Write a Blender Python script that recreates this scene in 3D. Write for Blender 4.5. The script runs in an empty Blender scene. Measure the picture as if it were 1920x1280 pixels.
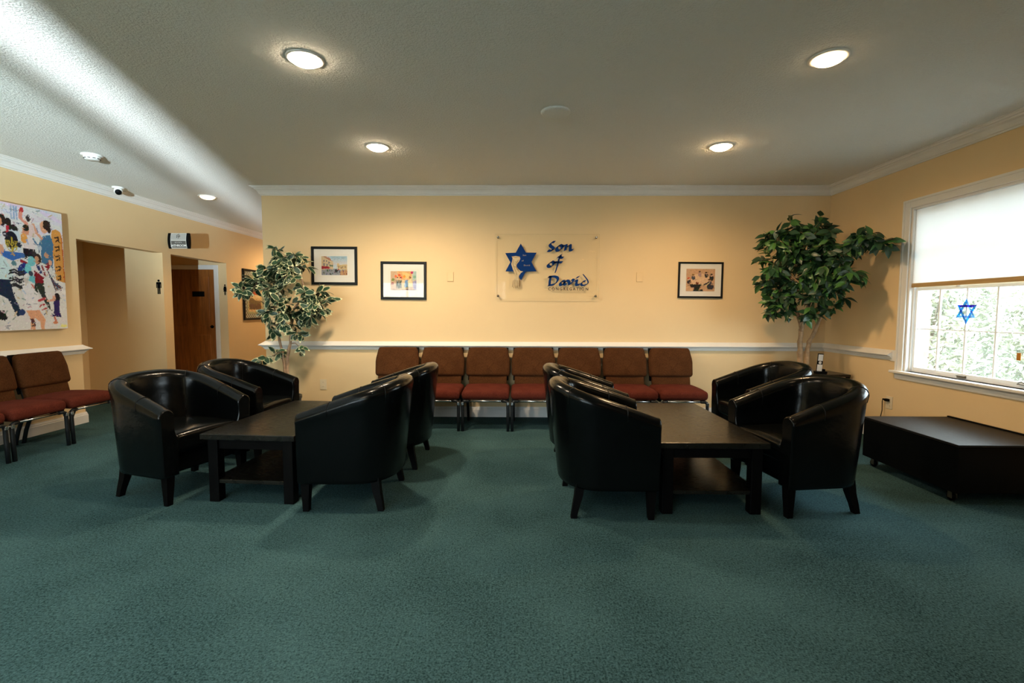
import bpy, bmesh, math, random
import numpy as np
from mathutils import Vector, Matrix

random.seed(7)
SC = bpy.context.scene
COL = SC.collection
PI = math.pi

# ------------------------------------------------------------------ camera
cd = bpy.data.cameras.new('camera'); CAM = bpy.data.objects.new('camera', cd); COL.objects.link(CAM)
cd.sensor_fit = 'HORIZONTAL'; cd.sensor_width = 36.0; cd.lens = 890.7 / 1920 * 36
cd.clip_start = 0.05; cd.clip_end = 200
_p, _y, _r = 0.0652, -0.0105, 0.0028
fw = Vector((math.sin(_y) * math.cos(_p), math.cos(_y) * math.cos(_p), -math.sin(_p)))
rt = Vector((math.cos(_y), -math.sin(_y), 0)); up = rt.cross(fw)
r2 = rt * math.cos(_r) + up * math.sin(_r); u2 = up * math.cos(_r) - rt * math.sin(_r)
CAM.matrix_world = Matrix(((r2.x, u2.x, -fw.x, 0), (r2.y, u2.y, -fw.y, 0), (r2.z, u2.z, -fw.z, 1.2), (0, 0, 0, 1)))
SC.camera = CAM

# ------------------------------------------------------------------ world, daylight, exposure
W = bpy.data.worlds.new('overcast_sky'); SC.world = W; W.use_nodes = True
_bg = W.node_tree.nodes['Background']; _bg.inputs[0].default_value = (0.80, 0.92, 1.0, 1); _bg.inputs[1].default_value = 14.0
SC.view_settings.view_transform = 'Standard'; SC.view_settings.look = 'None'
SC.view_settings.gamma = 1.0; SC.view_settings.use_curve_mapping = False
SC.view_settings.exposure = 0.25
SC.cycles.max_bounces = 10; SC.cycles.diffuse_bounces = 5; SC.cycles.transparent_max_bounces = 16
SC.cycles.sample_clamp_indirect = 6.0
LAMP_STRENGTH = 60.0
SPOT_WATTS = 70.0
LAMP_COLOR = (1.0, 0.66, 0.345)
NEUTRAL_COLOR = (1.0, 0.78, 0.54)

def portal(loc, rot, sx, sy):
    l = bpy.data.lights.new('daylight_portal', 'AREA'); l.shape = 'RECTANGLE'; l.size = sx; l.size_y = sy
    o = bpy.data.objects.new('daylight_portal', l); COL.objects.link(o); o.location = loc; o.rotation_euler = rot
    l.cycles.is_portal = True
portal((3.60, 3.43, 1.40), (0, PI / 2, 0), 1.5, 1.7)
portal((-2.4, -4.64, 1.10), (PI / 2, 0, 0), 4.1, 2.2)
# low sun glint off the pavement outside the entrance
gl = bpy.data.lights.new('sun_glint', 'SPOT'); GL = bpy.data.objects.new('sun_glint', gl); COL.objects.link(GL)
GL.location = (0.18, -6.7, 0.25); gl.energy = 26500; gl.color = (0.82, 0.93, 1.0); gl.shadow_soft_size = 0.045
gl.spot_size = math.radians(46); gl.spot_blend = 1.0
GL.rotation_euler = Vector((-math.sin(math.radians(17)) * math.cos(math.radians(25)), math.cos(math.radians(17)) * math.cos(math.radians(25)), math.sin(math.radians(25)))).to_track_quat('-Z', 'Y').to_euler()

# ------------------------------------------------------------------ constants
D = 5.306; XR = 3.418; XL = -4.58; XE = -2.827; ZC = 2.545
YF = -4.5; YH = 10.2

# ------------------------------------------------------------------ helpers
class MB:
    """collects geometry for ONE mesh object"""
    def __init__(s): s.v = []; s.f = []; s.mi = []; s.sm = []
    def add(s, vs, fs, mi=0, smooth=False, M=None):
        b = len(s.v)
        for p in vs:
            p = Vector(p)
            s.v.append(tuple(M @ p) if M else tuple(p))
        for f in fs:
            s.f.append([i + b for i in f]); s.mi.append(mi); s.sm.append(smooth)
        return s
    def box(s, x0, x1, y0, y1, z0, z1, mi=0, M=None):
        vs = [(x, y, z) for z in (z0, z1) for y in (y0, y1) for x in (x0, x1)]
        fs = [(0, 2, 3, 1), (4, 5, 7, 6), (0, 1, 5, 4), (2, 6, 7, 3), (0, 4, 6, 2), (1, 3, 7, 5)]
        return s.add(vs, fs, mi, False, M)
    def bbox(s, x0, x1, y0, y1, z0, z1, b=0.004, mi=0, M=None):
        """box with chamfered edges"""
        vs, fs = rounded(x1 - x0, y1 - y0, z1 - z0, b, 1)
        c = Vector(((x0 + x1) / 2, (y0 + y1) / 2, (z0 + z1) / 2))
        return s.add([Vector(p) + c for p in vs], fs, mi, False, M)
    def tube(s, pts, rad, n=10, mi=0, cap=True, smooth=True):
        pts = [Vector(p) for p in pts]; k = len(pts)
        rr = rad if isinstance(rad, (list, tuple)) else [rad] * k
        vs = []; t0 = (pts[1] - pts[0]).normalized()
        a = t0.orthogonal().normalized()
        for i, p in enumerate(pts):
            t = (pts[min(i + 1, k - 1)] - pts[max(i - 1, 0)]).normalized()
            a = (a - t * a.dot(t)).normalized(); b = t.cross(a)
            for j in range(n):
                q = 2 * PI * j / n
                vs.append(p + (a * math.cos(q) + b * math.sin(q)) * rr[i])
        fs = [(i * n + j, i * n + (j + 1) % n, (i + 1) * n + (j + 1) % n, (i + 1) * n + j) for i in range(k - 1) for j in range(n)]
        s.add(vs, fs, mi, smooth)
        if cap:
            s.add(vs[:n], [tuple(range(n - 1, -1, -1))], mi); s.add(vs[-n:], [tuple(range(n))], mi)
        return s
    def lathe(s, prof, n=24, mi=0, M=None, smooth=True):
        vs = [(r * math.cos(2 * PI * j / n), r * math.sin(2 * PI * j / n), z) for r, z in prof for j in range(n)]
        k = len(prof)
        fs = [(i * n + j, i * n + (j + 1) % n, (i + 1) * n + (j + 1) % n, (i + 1) * n + j) for i in range(k - 1) for j in range(n)]
        s.add(vs, fs, mi, smooth, M)
        s.add(vs[:n], [tuple(range(n - 1, -1, -1))], mi, False, M); s.add(vs[-n:], [tuple(range(n))], mi, False, M)
        return s
    def prism(s, poly, d0, d1, M=None, mi=0, smooth=False):
        """polygon in local XY extruded along local Z"""
        n = len(poly); vs = [(x, y, d0) for x, y in poly] + [(x, y, d1) for x, y in poly]
        fs = [tuple(range(n - 1, -1, -1)), tuple(range(n, 2 * n))] + [(i, (i + 1) % n, n + (i + 1) % n, n + i) for i in range(n)]
        return s.add(vs, fs, mi, smooth, M)
    def sweep(s, path, prof, side=1, caps=True, mi=0):
        """profile (n, z) swept along a plan polyline with mitres; n is measured to the left (side=1) of travel"""
        P = [Vector((p[0], p[1])) for p in path]; k = len(P); m = len(prof); vs = []
        for i in range(k):
            d0 = (P[i] - P[i - 1]).normalized() if i else None
            d1 = (P[i + 1] - P[i]).normalized() if i < k - 1 else None
            if d0 is None: d0 = d1
            if d1 is None: d1 = d0
            n0 = Vector((-d0.y, d0.x)) * side; n1 = Vector((-d1.y, d1.x)) * side
            nn = (n0 + n1).normalized(); nn = nn / max(0.3, nn.dot(n0))
            for a, z in prof: vs.append((P[i].x + nn.x * a, P[i].y + nn.y * a, z))
        fs = [(i * m + j, i * m + (j + 1) % m, (i + 1) * m + (j + 1) % m, (i + 1) * m + j) for i in range(k - 1) for j in range(m)]
        if side < 0: fs = [f[::-1] for f in fs]
        s.add(vs, fs, mi)
        if caps:
            a, b = tuple(range(m)), tuple(range(m - 1, -1, -1))
            if side < 0: a, b = b, a
            s.add(vs[:m], [b], mi); s.add(vs[-m:], [a], mi)
        return s
    def mesh(s, name, mats):
        me = bpy.data.meshes.new(name); me.from_pydata(s.v, [], s.f)
        for m in (mats if isinstance(mats, (list, tuple)) else [mats]): me.materials.append(m)
        me.polygons.foreach_set('material_index', s.mi); me.polygons.foreach_set('use_smooth', s.sm)
        bm = bmesh.new(); bm.from_mesh(me); bmesh.ops.remove_doubles(bm, verts=bm.verts, dist=1e-5)
        bmesh.ops.recalc_face_normals(bm, faces=bm.faces); bm.to_mesh(me); bm.free()
        me.update(); return me
    def build(s, name, mats, parent=None, **k):
        o = bpy.data.objects.new(name, s.mesh(name, mats)); COL.objects.link(o)
        if parent: o.parent = parent
        return tag(o, **k)

def tag(o, label=None, cat=None, group=None, kind=None):
    if label: o['label'] = label
    if cat: o['category'] = cat
    if group: o['group'] = group
    if kind: o['kind'] = kind
    return o

def thing(name, label, cat, loc=(0, 0, 0), rz=0.0, group=None):
    o = bpy.data.objects.new(name, None); COL.objects.link(o); o.location = loc; o.rotation_euler = (0, 0, rz)
    o.empty_display_size = 0.1
    return tag(o, label, cat, group)

def copy_tree(o, parent=None):
    c = o.copy(); COL.objects.link(c); c.parent = parent
    for ch in list(o.children): copy_tree(ch, c)
    return c

def rounded(w, d, h, r, seg=3, div=1, warp=None):
    """rounded box centred on the origin -> verts, faces (welded later)"""
    vs = []; fs = []; hx, hy, hz = w / 2, d / 2, h / 2
    r = min(r, hx * .999, hy * .999, hz * .999)
    def ticks(hh):
        a = [-hh + r * (1 - math.cos(PI / 2 * i / seg)) * 1.0 for i in range(seg)]
        a = [-hh + r * math.tan(PI / 4 * i / seg) for i in range(seg)]
        mid = [-hh + r + (2 * hh - 2 * r) * i / div for i in range(div + 1)]
        return a + mid + [-q for q in reversed(a)]
    T = (ticks(hx), ticks(hy), ticks(hz)); H = (hx, hy, hz)
    for ax in range(3):
        u, v = (ax + 1) % 3, (ax + 2) % 3
        for sgn in (-1, 1):
            b = len(vs); nu, nv = len(T[u]), len(T[v])
            for a in T[u]:
                for c in T[v]:
                    p = [0, 0, 0]; p[ax] = sgn * H[ax]; p[u] = a; p[v] = c
                    q = [max(-H[i] + r, min(H[i] - r, p[i])) for i in range(3)]
                    dv = Vector([p[i] - q[i] for i in range(3)])
                    if dv.length > 1e-9: dv = dv.normalized() * r
                    e = Vector(q) + dv
                    vs.append(warp(e) if warp else e)
            for i in range(nu - 1):
                for j in range(nv - 1):
                    f = (b + i * nv + j, b + (i + 1) * nv + j, b + (i + 1) * nv + j + 1, b + i * nv + j + 1)
                    fs.append(f if sgn > 0 else f[::-1])
    return vs, fs

# ------------------------------------------------------------------ materials
def nodes(name):
    m = bpy.data.materials.new(name); m.use_nodes = True
    nt = m.node_tree; b = nt.nodes['Principled BSDF']
    return m, nt, b
def N(nt, t, **k):
    n = nt.nodes.new(t)
    for a, v in k.items():
        if a in n.inputs: n.inputs[a].default_value = v
        else: setattr(n, a, v)
    return n
def mat(name, col, rough=0.5, spec=0.5, metal=0.0, var=0.12, vscale=6.0, bump=0.0, bscale=120.0, bdist=0.002, coord='Object', stretch=(1, 1, 1), coat=0.0, rvar=0.0, trans=0.0):
    m, nt, b = nodes(name); L = nt.links.new
    b.inputs['Roughness'].default_value = rough; b.inputs['Specular IOR Level'].default_value = spec
    b.inputs['Metallic'].default_value = metal; b.inputs['Coat Weight'].default_value = coat
    tc = N(nt, 'ShaderNodeTexCoord'); mp = N(nt, 'ShaderNodeMapping'); mp.inputs['Scale'].default_value = stretch
    L(tc.outputs[coord], mp.inputs['Vector'])
    nz = N(nt, 'ShaderNodeTexNoise', Scale=vscale, Detail=5.0, Roughness=0.6); L(mp.outputs[0], nz.inputs['Vector'])
    cr = N(nt, 'ShaderNodeValToRGB'); e = cr.color_ramp.elements
    e[0].position = 0.3; e[1].position = 0.7
    e[0].color = tuple(max(0, c * (1 - var)) for c in col) + (1,); e[1].color = tuple(min(1, c * (1 + var)) for c in col) + (1,)
    L(nz.outputs['Fac'], cr.inputs['Fac']); L(cr.outputs['Color'], b.inputs['Base Color'])
    if rvar:
        n3 = N(nt, 'ShaderNodeTexNoise', Scale=vscale * 2.3, Detail=4.0); L(mp.outputs[0], n3.inputs['Vector'])
        mr = N(nt, 'ShaderNodeMapRange'); mr.inputs['To Min'].default_value = max(.03, rough - rvar); mr.inputs['To Max'].default_value = rough + rvar
        L(n3.outputs['Fac'], mr.inputs['Value']); L(mr.outputs[0], b.inputs['Roughness'])
    if bump:
        n2 = N(nt, 'ShaderNodeTexNoise', Scale=bscale, Detail=4.0, Roughness=0.6); L(mp.outputs[0], n2.inputs['Vector'])
        bp = N(nt, 'ShaderNodeBump', Strength=bump, Distance=bdist); L(n2.outputs['Fac'], bp.inputs['Height']); L(bp.outputs[0], b.inputs['Normal'])
    return m

M = {}
M['wall'] = mat('peach_paint', (0.78, 0.585, 0.330), 0.75, 0.25, var=0.02, vscale=2.0, bump=0.12, bscale=160, bdist=0.002)
M['trim'] = mat('white_trim_paint', (0.80, 0.79, 0.76), 0.4, 0.4, var=0.02)
M['white'] = mat('white_plastic', (0.78, 0.78, 0.75), 0.4, 0.4, var=0.02)
M['plate'] = mat('almond_plate', (0.74, 0.64, 0.46), 0.45, 0.4, var=0.02)
M['leather'] = mat('black_leather', (0.0018, 0.0024, 0.0026), 0.20, 0.20, var=0.25, vscale=9, bump=0.12, bscale=15, bdist=0.010, rvar=0.06)
M['seam'] = mat('black_piping', (0.003, 0.0035, 0.0035), 0.4, 0.2, var=0.1)
M['espresso'] = mat('espresso_leg', (0.0022, 0.0022, 0.0024), 0.5, 0.06, var=0.2)
M['tabletop'] = mat('dark_espresso_wood', (0.0075, 0.007, 0.0055), 0.28, 0.36, var=0.2, vscale=10, stretch=(1, 12, 1), rvar=0.05)
M['black'] = mat('black_paint', (0.0022, 0.0028, 0.0032), 0.5, 0.06, var=0.15)
M['boxtop'] = mat('worn_black_laminate', (0.016, 0.016, 0.016), 0.40, 0.06, var=0.2, vscale=14, stretch=(12, 1, 1), rvar=0.08)
M['metal'] = mat('dark_steel', (0.008, 0.010, 0.012), 0.4, 0.3, metal=0.0, var=0.1)
M['chrome'] = mat('brushed_chrome', (0.55, 0.56, 0.56), 0.25, 0.5, metal=1.0, var=0.05)
M['bronze'] = mat('dull_bronze', (0.16, 0.13, 0.09), 0.4, 0.5, metal=0.7, var=0.1)
M['frame'] = mat('black_frame_wood', (0.006, 0.007, 0.007), 0.4, 0.2, var=0.2)
M['mat'] = mat('white_mat_board', (0.80, 0.78, 0.72), 0.8, 0.1, var=0.01)
M['doorwood'] = mat('varnished_door_wood', (0.27, 0.095, 0.020), 0.4, 0.4, var=0.35, vscale=5, stretch=(7, 7, 0.6))
M['bark'] = mat('ficus_bark', (0.36, 0.24, 0.14), 0.85, 0.2, var=0.35, vscale=30, bump=0.5, bscale=90, bdist=0.004)
M['bark2'] = mat('pale_stem_bark', (0.40, 0.27, 0.18), 0.85, 0.2, var=0.3, vscale=30, bump=0.5, bscale=90, bdist=0.004)
M['leaf'] = mat('ficus_leaf', (0.016, 0.052, 0.022), 0.38, 0.5, var=0.4, vscale=3)
M['leaf2'] = mat('young_ficus_leaf', (0.045, 0.13, 0.026), 0.38, 0.5, var=0.35, vscale=3)
M['vleaf'] = mat('variegated_leaf_centre', (0.020, 0.060, 0.030), 0.38, 0.5, var=0.4, vscale=3)
M['vrim'] = mat('variegated_leaf_margin', (0.55, 0.58, 0.36), 0.45, 0.4, var=0.15, vscale=4)
M['blue'] = mat('navy_vinyl', (0.003, 0.034, 0.16), 0.5, 0.08, var=0.05)
M['text'] = mat('dark_print', (0.012, 0.014, 0.035), 0.5, 0.1, var=0.05)
M['cream'] = mat('cream_print', (0.62, 0.48, 0.28), 0.6, 0.3, var=0.12, vscale=40)
M['sand'] = mat('tan_print_line', (0.26, 0.16, 0.06), 0.6, 0.2, var=0.1)
M['shadebar'] = mat('oak_bar', (0.50, 0.33, 0.14), 0.5, 0.4, var=0.15, stretch=(1, .3, 8))
M['soil'] = mat('dark_soil', (0.02, 0.014, 0.01), 0.9, 0.1, var=0.4, vscale=40)
M['pot'] = mat('black_planter', (0.010, 0.010, 0.010), 0.4, 0.5, var=0.1)
M['brick'] = mat('pale_red_brick', (0.36, 0.21, 0.17), 0.9, 0.1, var=0.15, vscale=12, bump=0.3, bscale=60)
M['mortar'] = mat('mortar', (0.55, 0.52, 0.48), 0.9, 0.1, var=0.1)
M['bush'] = mat('pale_shrub_leaf', (0.46, 0.48, 0.40), 0.6, 0.3, var=0.3, vscale=5)
M['twig'] = mat('shrub_twig', (0.22, 0.20, 0.18), 0.8, 0.2, var=0.3)
M['ground'] = mat('pale_gravel', (0.22, 0.22, 0.20), 0.9, 0.1, var=0.2, vscale=4)
M['concrete'] = mat('pale_concrete', (0.70, 0.70, 0.68), 0.9, 0.1, var=0.08, vscale=3)
M['canvasedge'] = mat('canvas_edge', (0.62, 0.40, 0.18), 0.8, 0.2, var=0.1)
M['stickerwood'] = mat('orange_tag', (0.48, 0.20, 0.03), 0.6, 0.3, var=0.2)

def fabric(name, c0, c1):
    m, nt, b = nodes(name); L = nt.links.new
    b.inputs['Roughness'].default_value = 0.95; b.inputs['Specular IOR Level'].default_value = 0.1; b.inputs['Sheen Weight'].default_value = 0.0
    tc = N(nt, 'ShaderNodeTexCoord'); mp = N(nt, 'ShaderNodeMapping'); mp.inputs['Scale'].default_value = (1, 1, 0.22)
    L(tc.outputs['Object'], mp.inputs['Vector'])
    n1 = N(nt, 'ShaderNodeTexNoise', Scale=220.0, Detail=2.0); L(mp.outputs[0], n1.inputs['Vector'])
    n2 = N(nt, 'ShaderNodeTexNoise', Scale=9.0, Detail=3.0); L(tc.outputs['Object'], n2.inputs['Vector'])
    cr = N(nt, 'ShaderNodeValToRGB'); e = cr.color_ramp.elements; e[0].position = .35; e[1].position = .65
    e[0].color = c0 + (1,); e[1].color = c1 + (1,)
    mx = N(nt, 'ShaderNodeMath', operation='MULTIPLY_ADD'); mx.inputs[1].default_value = 0.35
    L(n2.outputs['Fac'], mx.inputs[0]); 
    m2 = N(nt, 'ShaderNodeMath', operation='MULTIPLY'); m2.inputs[1].default_value = 0.65; L(n1.outputs['Fac'], m2.inputs[0]); L(m2.outputs[0], mx.inputs[2])
    L(mx.outputs[0], cr.inputs['Fac']); L(cr.outputs['Color'], b.inputs['Base Color'])
    bp = N(nt, 'ShaderNodeBump', Strength=0.4, Distance=0.002); L(n1.outputs['Fac'], bp.inputs['Height']); L(bp.outputs[0], b.inputs['Normal'])
    return m
M['backfabric'] = fabric('rust_brown_tweed', (0.046, 0.016, 0.005), (0.092, 0.036, 0.012))
M['seatfabric'] = fabric('maroon_tweed', (0.070, 0.013, 0.008), (0.125, 0.028, 0.016))

def carpet():
    m, nt, b = nodes('teal_carpet'); L = nt.links.new
    b.inputs['Roughness'].default_value = 1.0; b.inputs['Specular IOR Level'].default_value = 0.05
    tc = N(nt, 'ShaderNodeTexCoord')
    n1 = N(nt, 'ShaderNodeTexNoise', Scale=130.0, Detail=3.0, Roughness=0.75); n2 = N(nt, 'ShaderNodeTexNoise', Scale=1.6, Detail=4.0); n3 = N(nt, 'ShaderNodeTexNoise', Scale=60.0, Detail=2.0)
    for n in (n1, n2, n3): L(tc.outputs['Object'], n.inputs['Vector'])
    a = N(nt, 'ShaderNodeMath', operation='MULTIPLY_ADD'); a.inputs[1].default_value = 0.62
    c = N(nt, 'ShaderNodeMath', operation='MULTIPLY_ADD'); c.inputs[1].default_value = 0.22
    d = N(nt, 'ShaderNodeMath', operation='MULTIPLY'); d.inputs[1].default_value = 0.16
    L(n1.outputs['Fac'], a.inputs[0]); L(n2.outputs['Fac'], c.inputs[0]); L(n3.outputs['Fac'], d.inputs[0]); L(d.outputs[0], c.inputs[2]); L(c.outputs[0], a.inputs[2])
    cr = N(nt, 'ShaderNodeValToRGB'); e = cr.color_ramp.elements; e[0].position = .38; e[1].position = .60
    e[0].color = (0.007, 0.024, 0.028, 1); e[1].color = (0.070, 0.146, 0.160, 1)
    L(a.outputs[0], cr.inputs['Fac']); L(cr.outputs['Color'], b.inputs['Base Color'])
    bp = N(nt, 'ShaderNodeBump', Strength=0.6, Distance=0.006); L(n1.outputs['Fac'], bp.inputs['Height']); L(bp.outputs[0], b.inputs['Normal'])
    return m
M['carpet'] = carpet()
def popcorn():
    m, nt, b = nodes('popcorn_ceiling'); L = nt.links.new
    b.inputs['Roughness'].default_value = 0.95; b.inputs['Specular IOR Level'].default_value = 0.1
    b.inputs['Base Color'].default_value = (0.82, 0.83, 0.78, 1)
    tc = N(nt, 'ShaderNodeTexCoord')
    n1 = N(nt, 'ShaderNodeTexNoise', Scale=70.0, Detail=5.0, Roughness=0.65); L(tc.outputs['Object'], n1.inputs['Vector'])
    v = N(nt, 'ShaderNodeTexVoronoi', Scale=95.0); L(tc.outputs['Object'], v.inputs['Vector'])
    mr = N(nt, 'ShaderNodeMapRange'); mr.inputs['From Min'].default_value = 0.45; mr.inputs['From Max'].default_value = 0.75; L(n1.outputs['Fac'], mr.inputs['Value'])
    sb = N(nt, 'ShaderNodeMath', operation='MULTIPLY_ADD'); sb.inputs[1].default_value = -0.5; L(v.outputs['Distance'], sb.inputs[0]); L(mr.outputs[0], sb.inputs[2])
    bp = N(nt, 'ShaderNodeBump', Strength=0.6, Distance=0.010); L(sb.outputs[0], bp.inputs['Height']); L(bp.outputs[0], b.inputs['Normal'])
    return m
M['ceiling'] = popcorn()
def emit(name, col, s):
    m = bpy.data.materials.new(name); m.use_nodes = True; nt = m.node_tree; nt.nodes.clear()
    e = N(nt, 'ShaderNodeEmission'); e.inputs[0].default_value = col + (1,); e.inputs[1].default_value = s
    o = N(nt, 'ShaderNodeOutputMaterial'); nt.links.new(e.outputs[0], o.inputs[0]); return m
M['dimlens'] = emit('dimmer_lamp_lens', LAMP_COLOR, LAMP_STRENGTH * .2)
M['neutrallens'] = emit('neutral_lamp_lens', NEUTRAL_COLOR, LAMP_STRENGTH)
M['lens'] = emit('lit_lamp_lens', LAMP_COLOR, LAMP_STRENGTH)
def glass(name, tint=(1, 1, 1), gloss=0.08, rough=0.02):
    m = bpy.data.materials.new(name); m.use_nodes = True; nt = m.node_tree; nt.nodes.clear(); L = nt.links.new
    t = N(nt, 'ShaderNodeBsdfTransparent'); t.inputs[0].default_value = tint + (1,)
    g = N(nt, 'ShaderNodeBsdfGlossy'); g.inputs['Roughness'].default_value = rough
    lw = N(nt, 'ShaderNodeLayerWeight', Blend=0.15); mr = N(nt, 'ShaderNodeMapRange'); mr.inputs['To Min'].default_value = gloss * .5; mr.inputs['To Max'].default_value = min(1, gloss * 6)
    L(lw.outputs['Fresnel'], mr.inputs['Value'])
    mx = N(nt, 'ShaderNodeMixShader'); L(mr.outputs[0], mx.inputs[0]); L(t.outputs[0], mx.inputs[1]); L(g.outputs[0], mx.inputs[2])
    o = N(nt, 'ShaderNodeOutputMaterial'); L(mx.outputs[0], o.inputs[0]); return m
M['glass'] = glass('window_glass', (0.96, 0.98, 0.97))
M['tinted'] = glass('tinted_door_glass', (0.72, 0.75, 0.75))
M['picglass'] = glass('picture_glass', (0.98, 0.98, 0.98), 0.03)
M['acryledge'] = glass('acrylic_edge', (0.22, 0.18, 0.10), 0.10)
M['acrylic'] = glass('clear_acrylic', (0.996, 0.996, 0.990), 0.006)
def translucent(name, col, through=0.6):
    m = bpy.data.materials.new(name); m.use_nodes = True; nt = m.node_tree; nt.nodes.clear(); L = nt.links.new
    d = N(nt, 'ShaderNodeBsdfDiffuse'); d.inputs[0].default_value = col + (1,); t = N(nt, 'ShaderNodeBsdfTranslucent'); t.inputs[0].default_value = col + (1,)
    nz = N(nt, 'ShaderNodeTexNoise', Scale=300.0); bp = N(nt, 'ShaderNodeBump', Strength=0.05); L(nz.outputs['Fac'], bp.inputs['Height']); L(bp.outputs[0], d.inputs['Normal'])
    mx = N(nt, 'ShaderNodeMixShader'); mx.inputs[0].default_value = through; L(d.outputs[0], mx.inputs[1]); L(t.outputs[0], mx.inputs[2])
    o = N(nt, 'ShaderNodeOutputMaterial'); L(mx.outputs[0], o.inputs[0]); return m
M['shade'] = translucent('white_roller_fabric', (0.92, 0.93, 0.93), 0.30)
M['vinyl'] = translucent('white_vinyl', (0.9, 0.9, 0.88), 0.14)
def stained(name, col):
    m = bpy.data.materials.new(name); m.use_nodes = True; nt = m.node_tree; nt.nodes.clear(); L = nt.links.new
    t = N(nt, 'ShaderNodeBsdfTransparent'); t.inputs[0].default_value = col + (1,)
    g = N(nt, 'ShaderNodeBsdfGlossy', Roughness=0.1); nz = N(nt, 'ShaderNodeTexNoise', Scale=30.0); 
    mx = N(nt, 'ShaderNodeMixShader'); mr = N(nt, 'ShaderNodeMapRange'); mr.inputs['To Min'].default_value = .03; mr.inputs['To Max'].default_value = .12
    L(nz.outputs['Fac'], mr.inputs['Value']); L(mr.outputs[0], mx.inputs[0]); L(t.outputs[0], mx.inputs[1]); L(g.outputs[0], mx.inputs[2])
    o = N(nt, 'ShaderNodeOutputMaterial'); L(mx.outputs[0], o.inputs[0]); return m
M['sgblue'] = stained('pale_blue_glass', (0.36, 0.60, 0.92)); M['sgcyan'] = stained('cyan_glass', (0.10, 0.48, 0.84)); M['sgdeep'] = stained('deep_blue_glass', (0.06, 0.06, 0.70)); M['sgclear'] = stained('milky_glass', (0.90, 0.95, 0.98))
def vcol():
    m, nt, b = nodes('printed_picture'); a = N(nt, 'ShaderNodeVertexColor', layer_name='ink')
    nt.links.new(a.outputs['Color'], b.inputs['Base Color']); b.inputs['Roughness'].default_value = 0.7; b.inputs['Specular IOR Level'].default_value = 0.2
    return m
M['print'] = vcol()

# ------------------------------------------------------------------ the room shell
def struct(name, mb, m, parent=None): return mb.build(name, m, parent, kind=None if parent else 'structure')
b = MB(); b.box(-5.9, XR + .15, YF - .15, YH + .15, -.1, 0); struct('floor', b, M['carpet'])
b = MB(); b.box(XL - .12, XR + .15, YF - .15, YH + .15, ZC, ZC + .12); struct('ceiling', b, M['ceiling'])
# window opening in the right wall
WY0, WY1, WZ0, WZ1 = 2.64, 4.215, 0.675, 2.092
b = MB()
b.box(XR, XR + .15, YF, WY0, 0, ZC); b.box(XR, XR + .15, WY1, D + .15, 0, ZC)
b.box(XR, XR + .15, WY0, WY1, 0, WZ0); b.box(XR, XR + .15, WY0, WY1, WZ1, ZC)
struct('wall_right', b, M['wall'])
b = MB(); b.box(XE, XR, D, D + .15, 0, ZC); b.box(XE, XE + .15, D + .15, YH, 0, ZC); struct('wall_back', b, M['wall'])
b = MB(); b.box(XL - .12, XL, YF, 4.94, 0, ZC)
b.box(XL - .12, XL, 4.94, 6.14, 1.93, ZC); b.box(-5.75, XL, 6.14, 6.29, 0, ZC); b.box(XL - .12, XL, 6.29, 7.49, 1.93, ZC)
b.box(-5.75, XL, 7.49, YH, 0, ZC)
struct('wall_left', b, M['wall'])
b = MB(); b.box(-5.75, -5.61, 4.94, 6.14, 0, 2.3); b.box(-5.75, -5.61, 6.29, 7.49, 0, 2.3); b.box(-5.75, XL - .12, 4.80, 4.94, 0, 2.3); b.box(-5.75, XL - .12, 4.80, 6.14, 2.3, 2.4); b.box(-5.75, XL - .12, 6.29, 7.49, 2.3, 2.4)
struct('wall_alcove', b, M['wall'])
b = MB(); b.box(XL - .12, XE + .15, YH, YH + .15, 0, ZC); struct('wall_hall_end', b, M['wall'])
# front wall behind the camera with the glazed entrance
GX0, GX1 = -2.45, -0.375
b = MB(); b.box(XL - .12, -4.4, YF - .15, YF, 0, ZC); b.box(-2.6, GX0, YF - .15, YF, 0, ZC); b.box(-4.4, -2.6, YF - .15, YF, 0, .35); b.box(-4.4, -2.6, YF - .15, YF, 2.12, ZC); b.box(GX1, XR + .15, YF - .15, YF, 0, ZC); b.box(GX0, GX1, YF - .15, YF, 2.12, ZC)
struct('wall_front', b, M['wall'])
b = MB(); b.box(-.17, -.05, YF, -.6, 0, ZC); struct('light_blocking_wall', b, M['wall'])  # unseen wall added to keep entrance daylight off the right side
d1 = thing('door_1', None, None); tag(d1, kind='structure')
b = MB()
for x in (GX0, -1.42): b.bbox(x, x + .06, YF - .10, YF - .04, 0.01, 2.12, .006)
b.bbox(GX0 + .06, -1.42, YF - .10, YF - .04, 2.05, 2.12, .006); b.bbox(GX0 + .06, -1.42, YF - .10, YF - .04, 0.01, .09, .006)
b.build('door_frame', M['black'], d1)
b = MB(); b.box(GX0 + .06, -1.42, YF - .075, YF - .067, .09, 2.05); b.build('pane', M['tinted'], d1)
d2 = thing('door_2', None, None); tag(d2, kind='structure')
b = MB()
for x in (-1.35, -0.505): b.bbox(x, x + (.05 if x < -1 else .025), YF - .10, YF - .04, 0.01, 2.10, .006)
b.bbox(-1.30, -.505, YF - .10, YF - .04, 2.03, 2.10, .006); b.bbox(-1.30, -.505, YF - .10, YF - .04, 0.01, .12, .006)
b.build('leaf_frame', M['black'], d2)
b = MB(); b.box(-1.30, -.505, YF - .075, YF - .067, .12, 2.03); b.build('pane', M['tinted'], d2)

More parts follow.
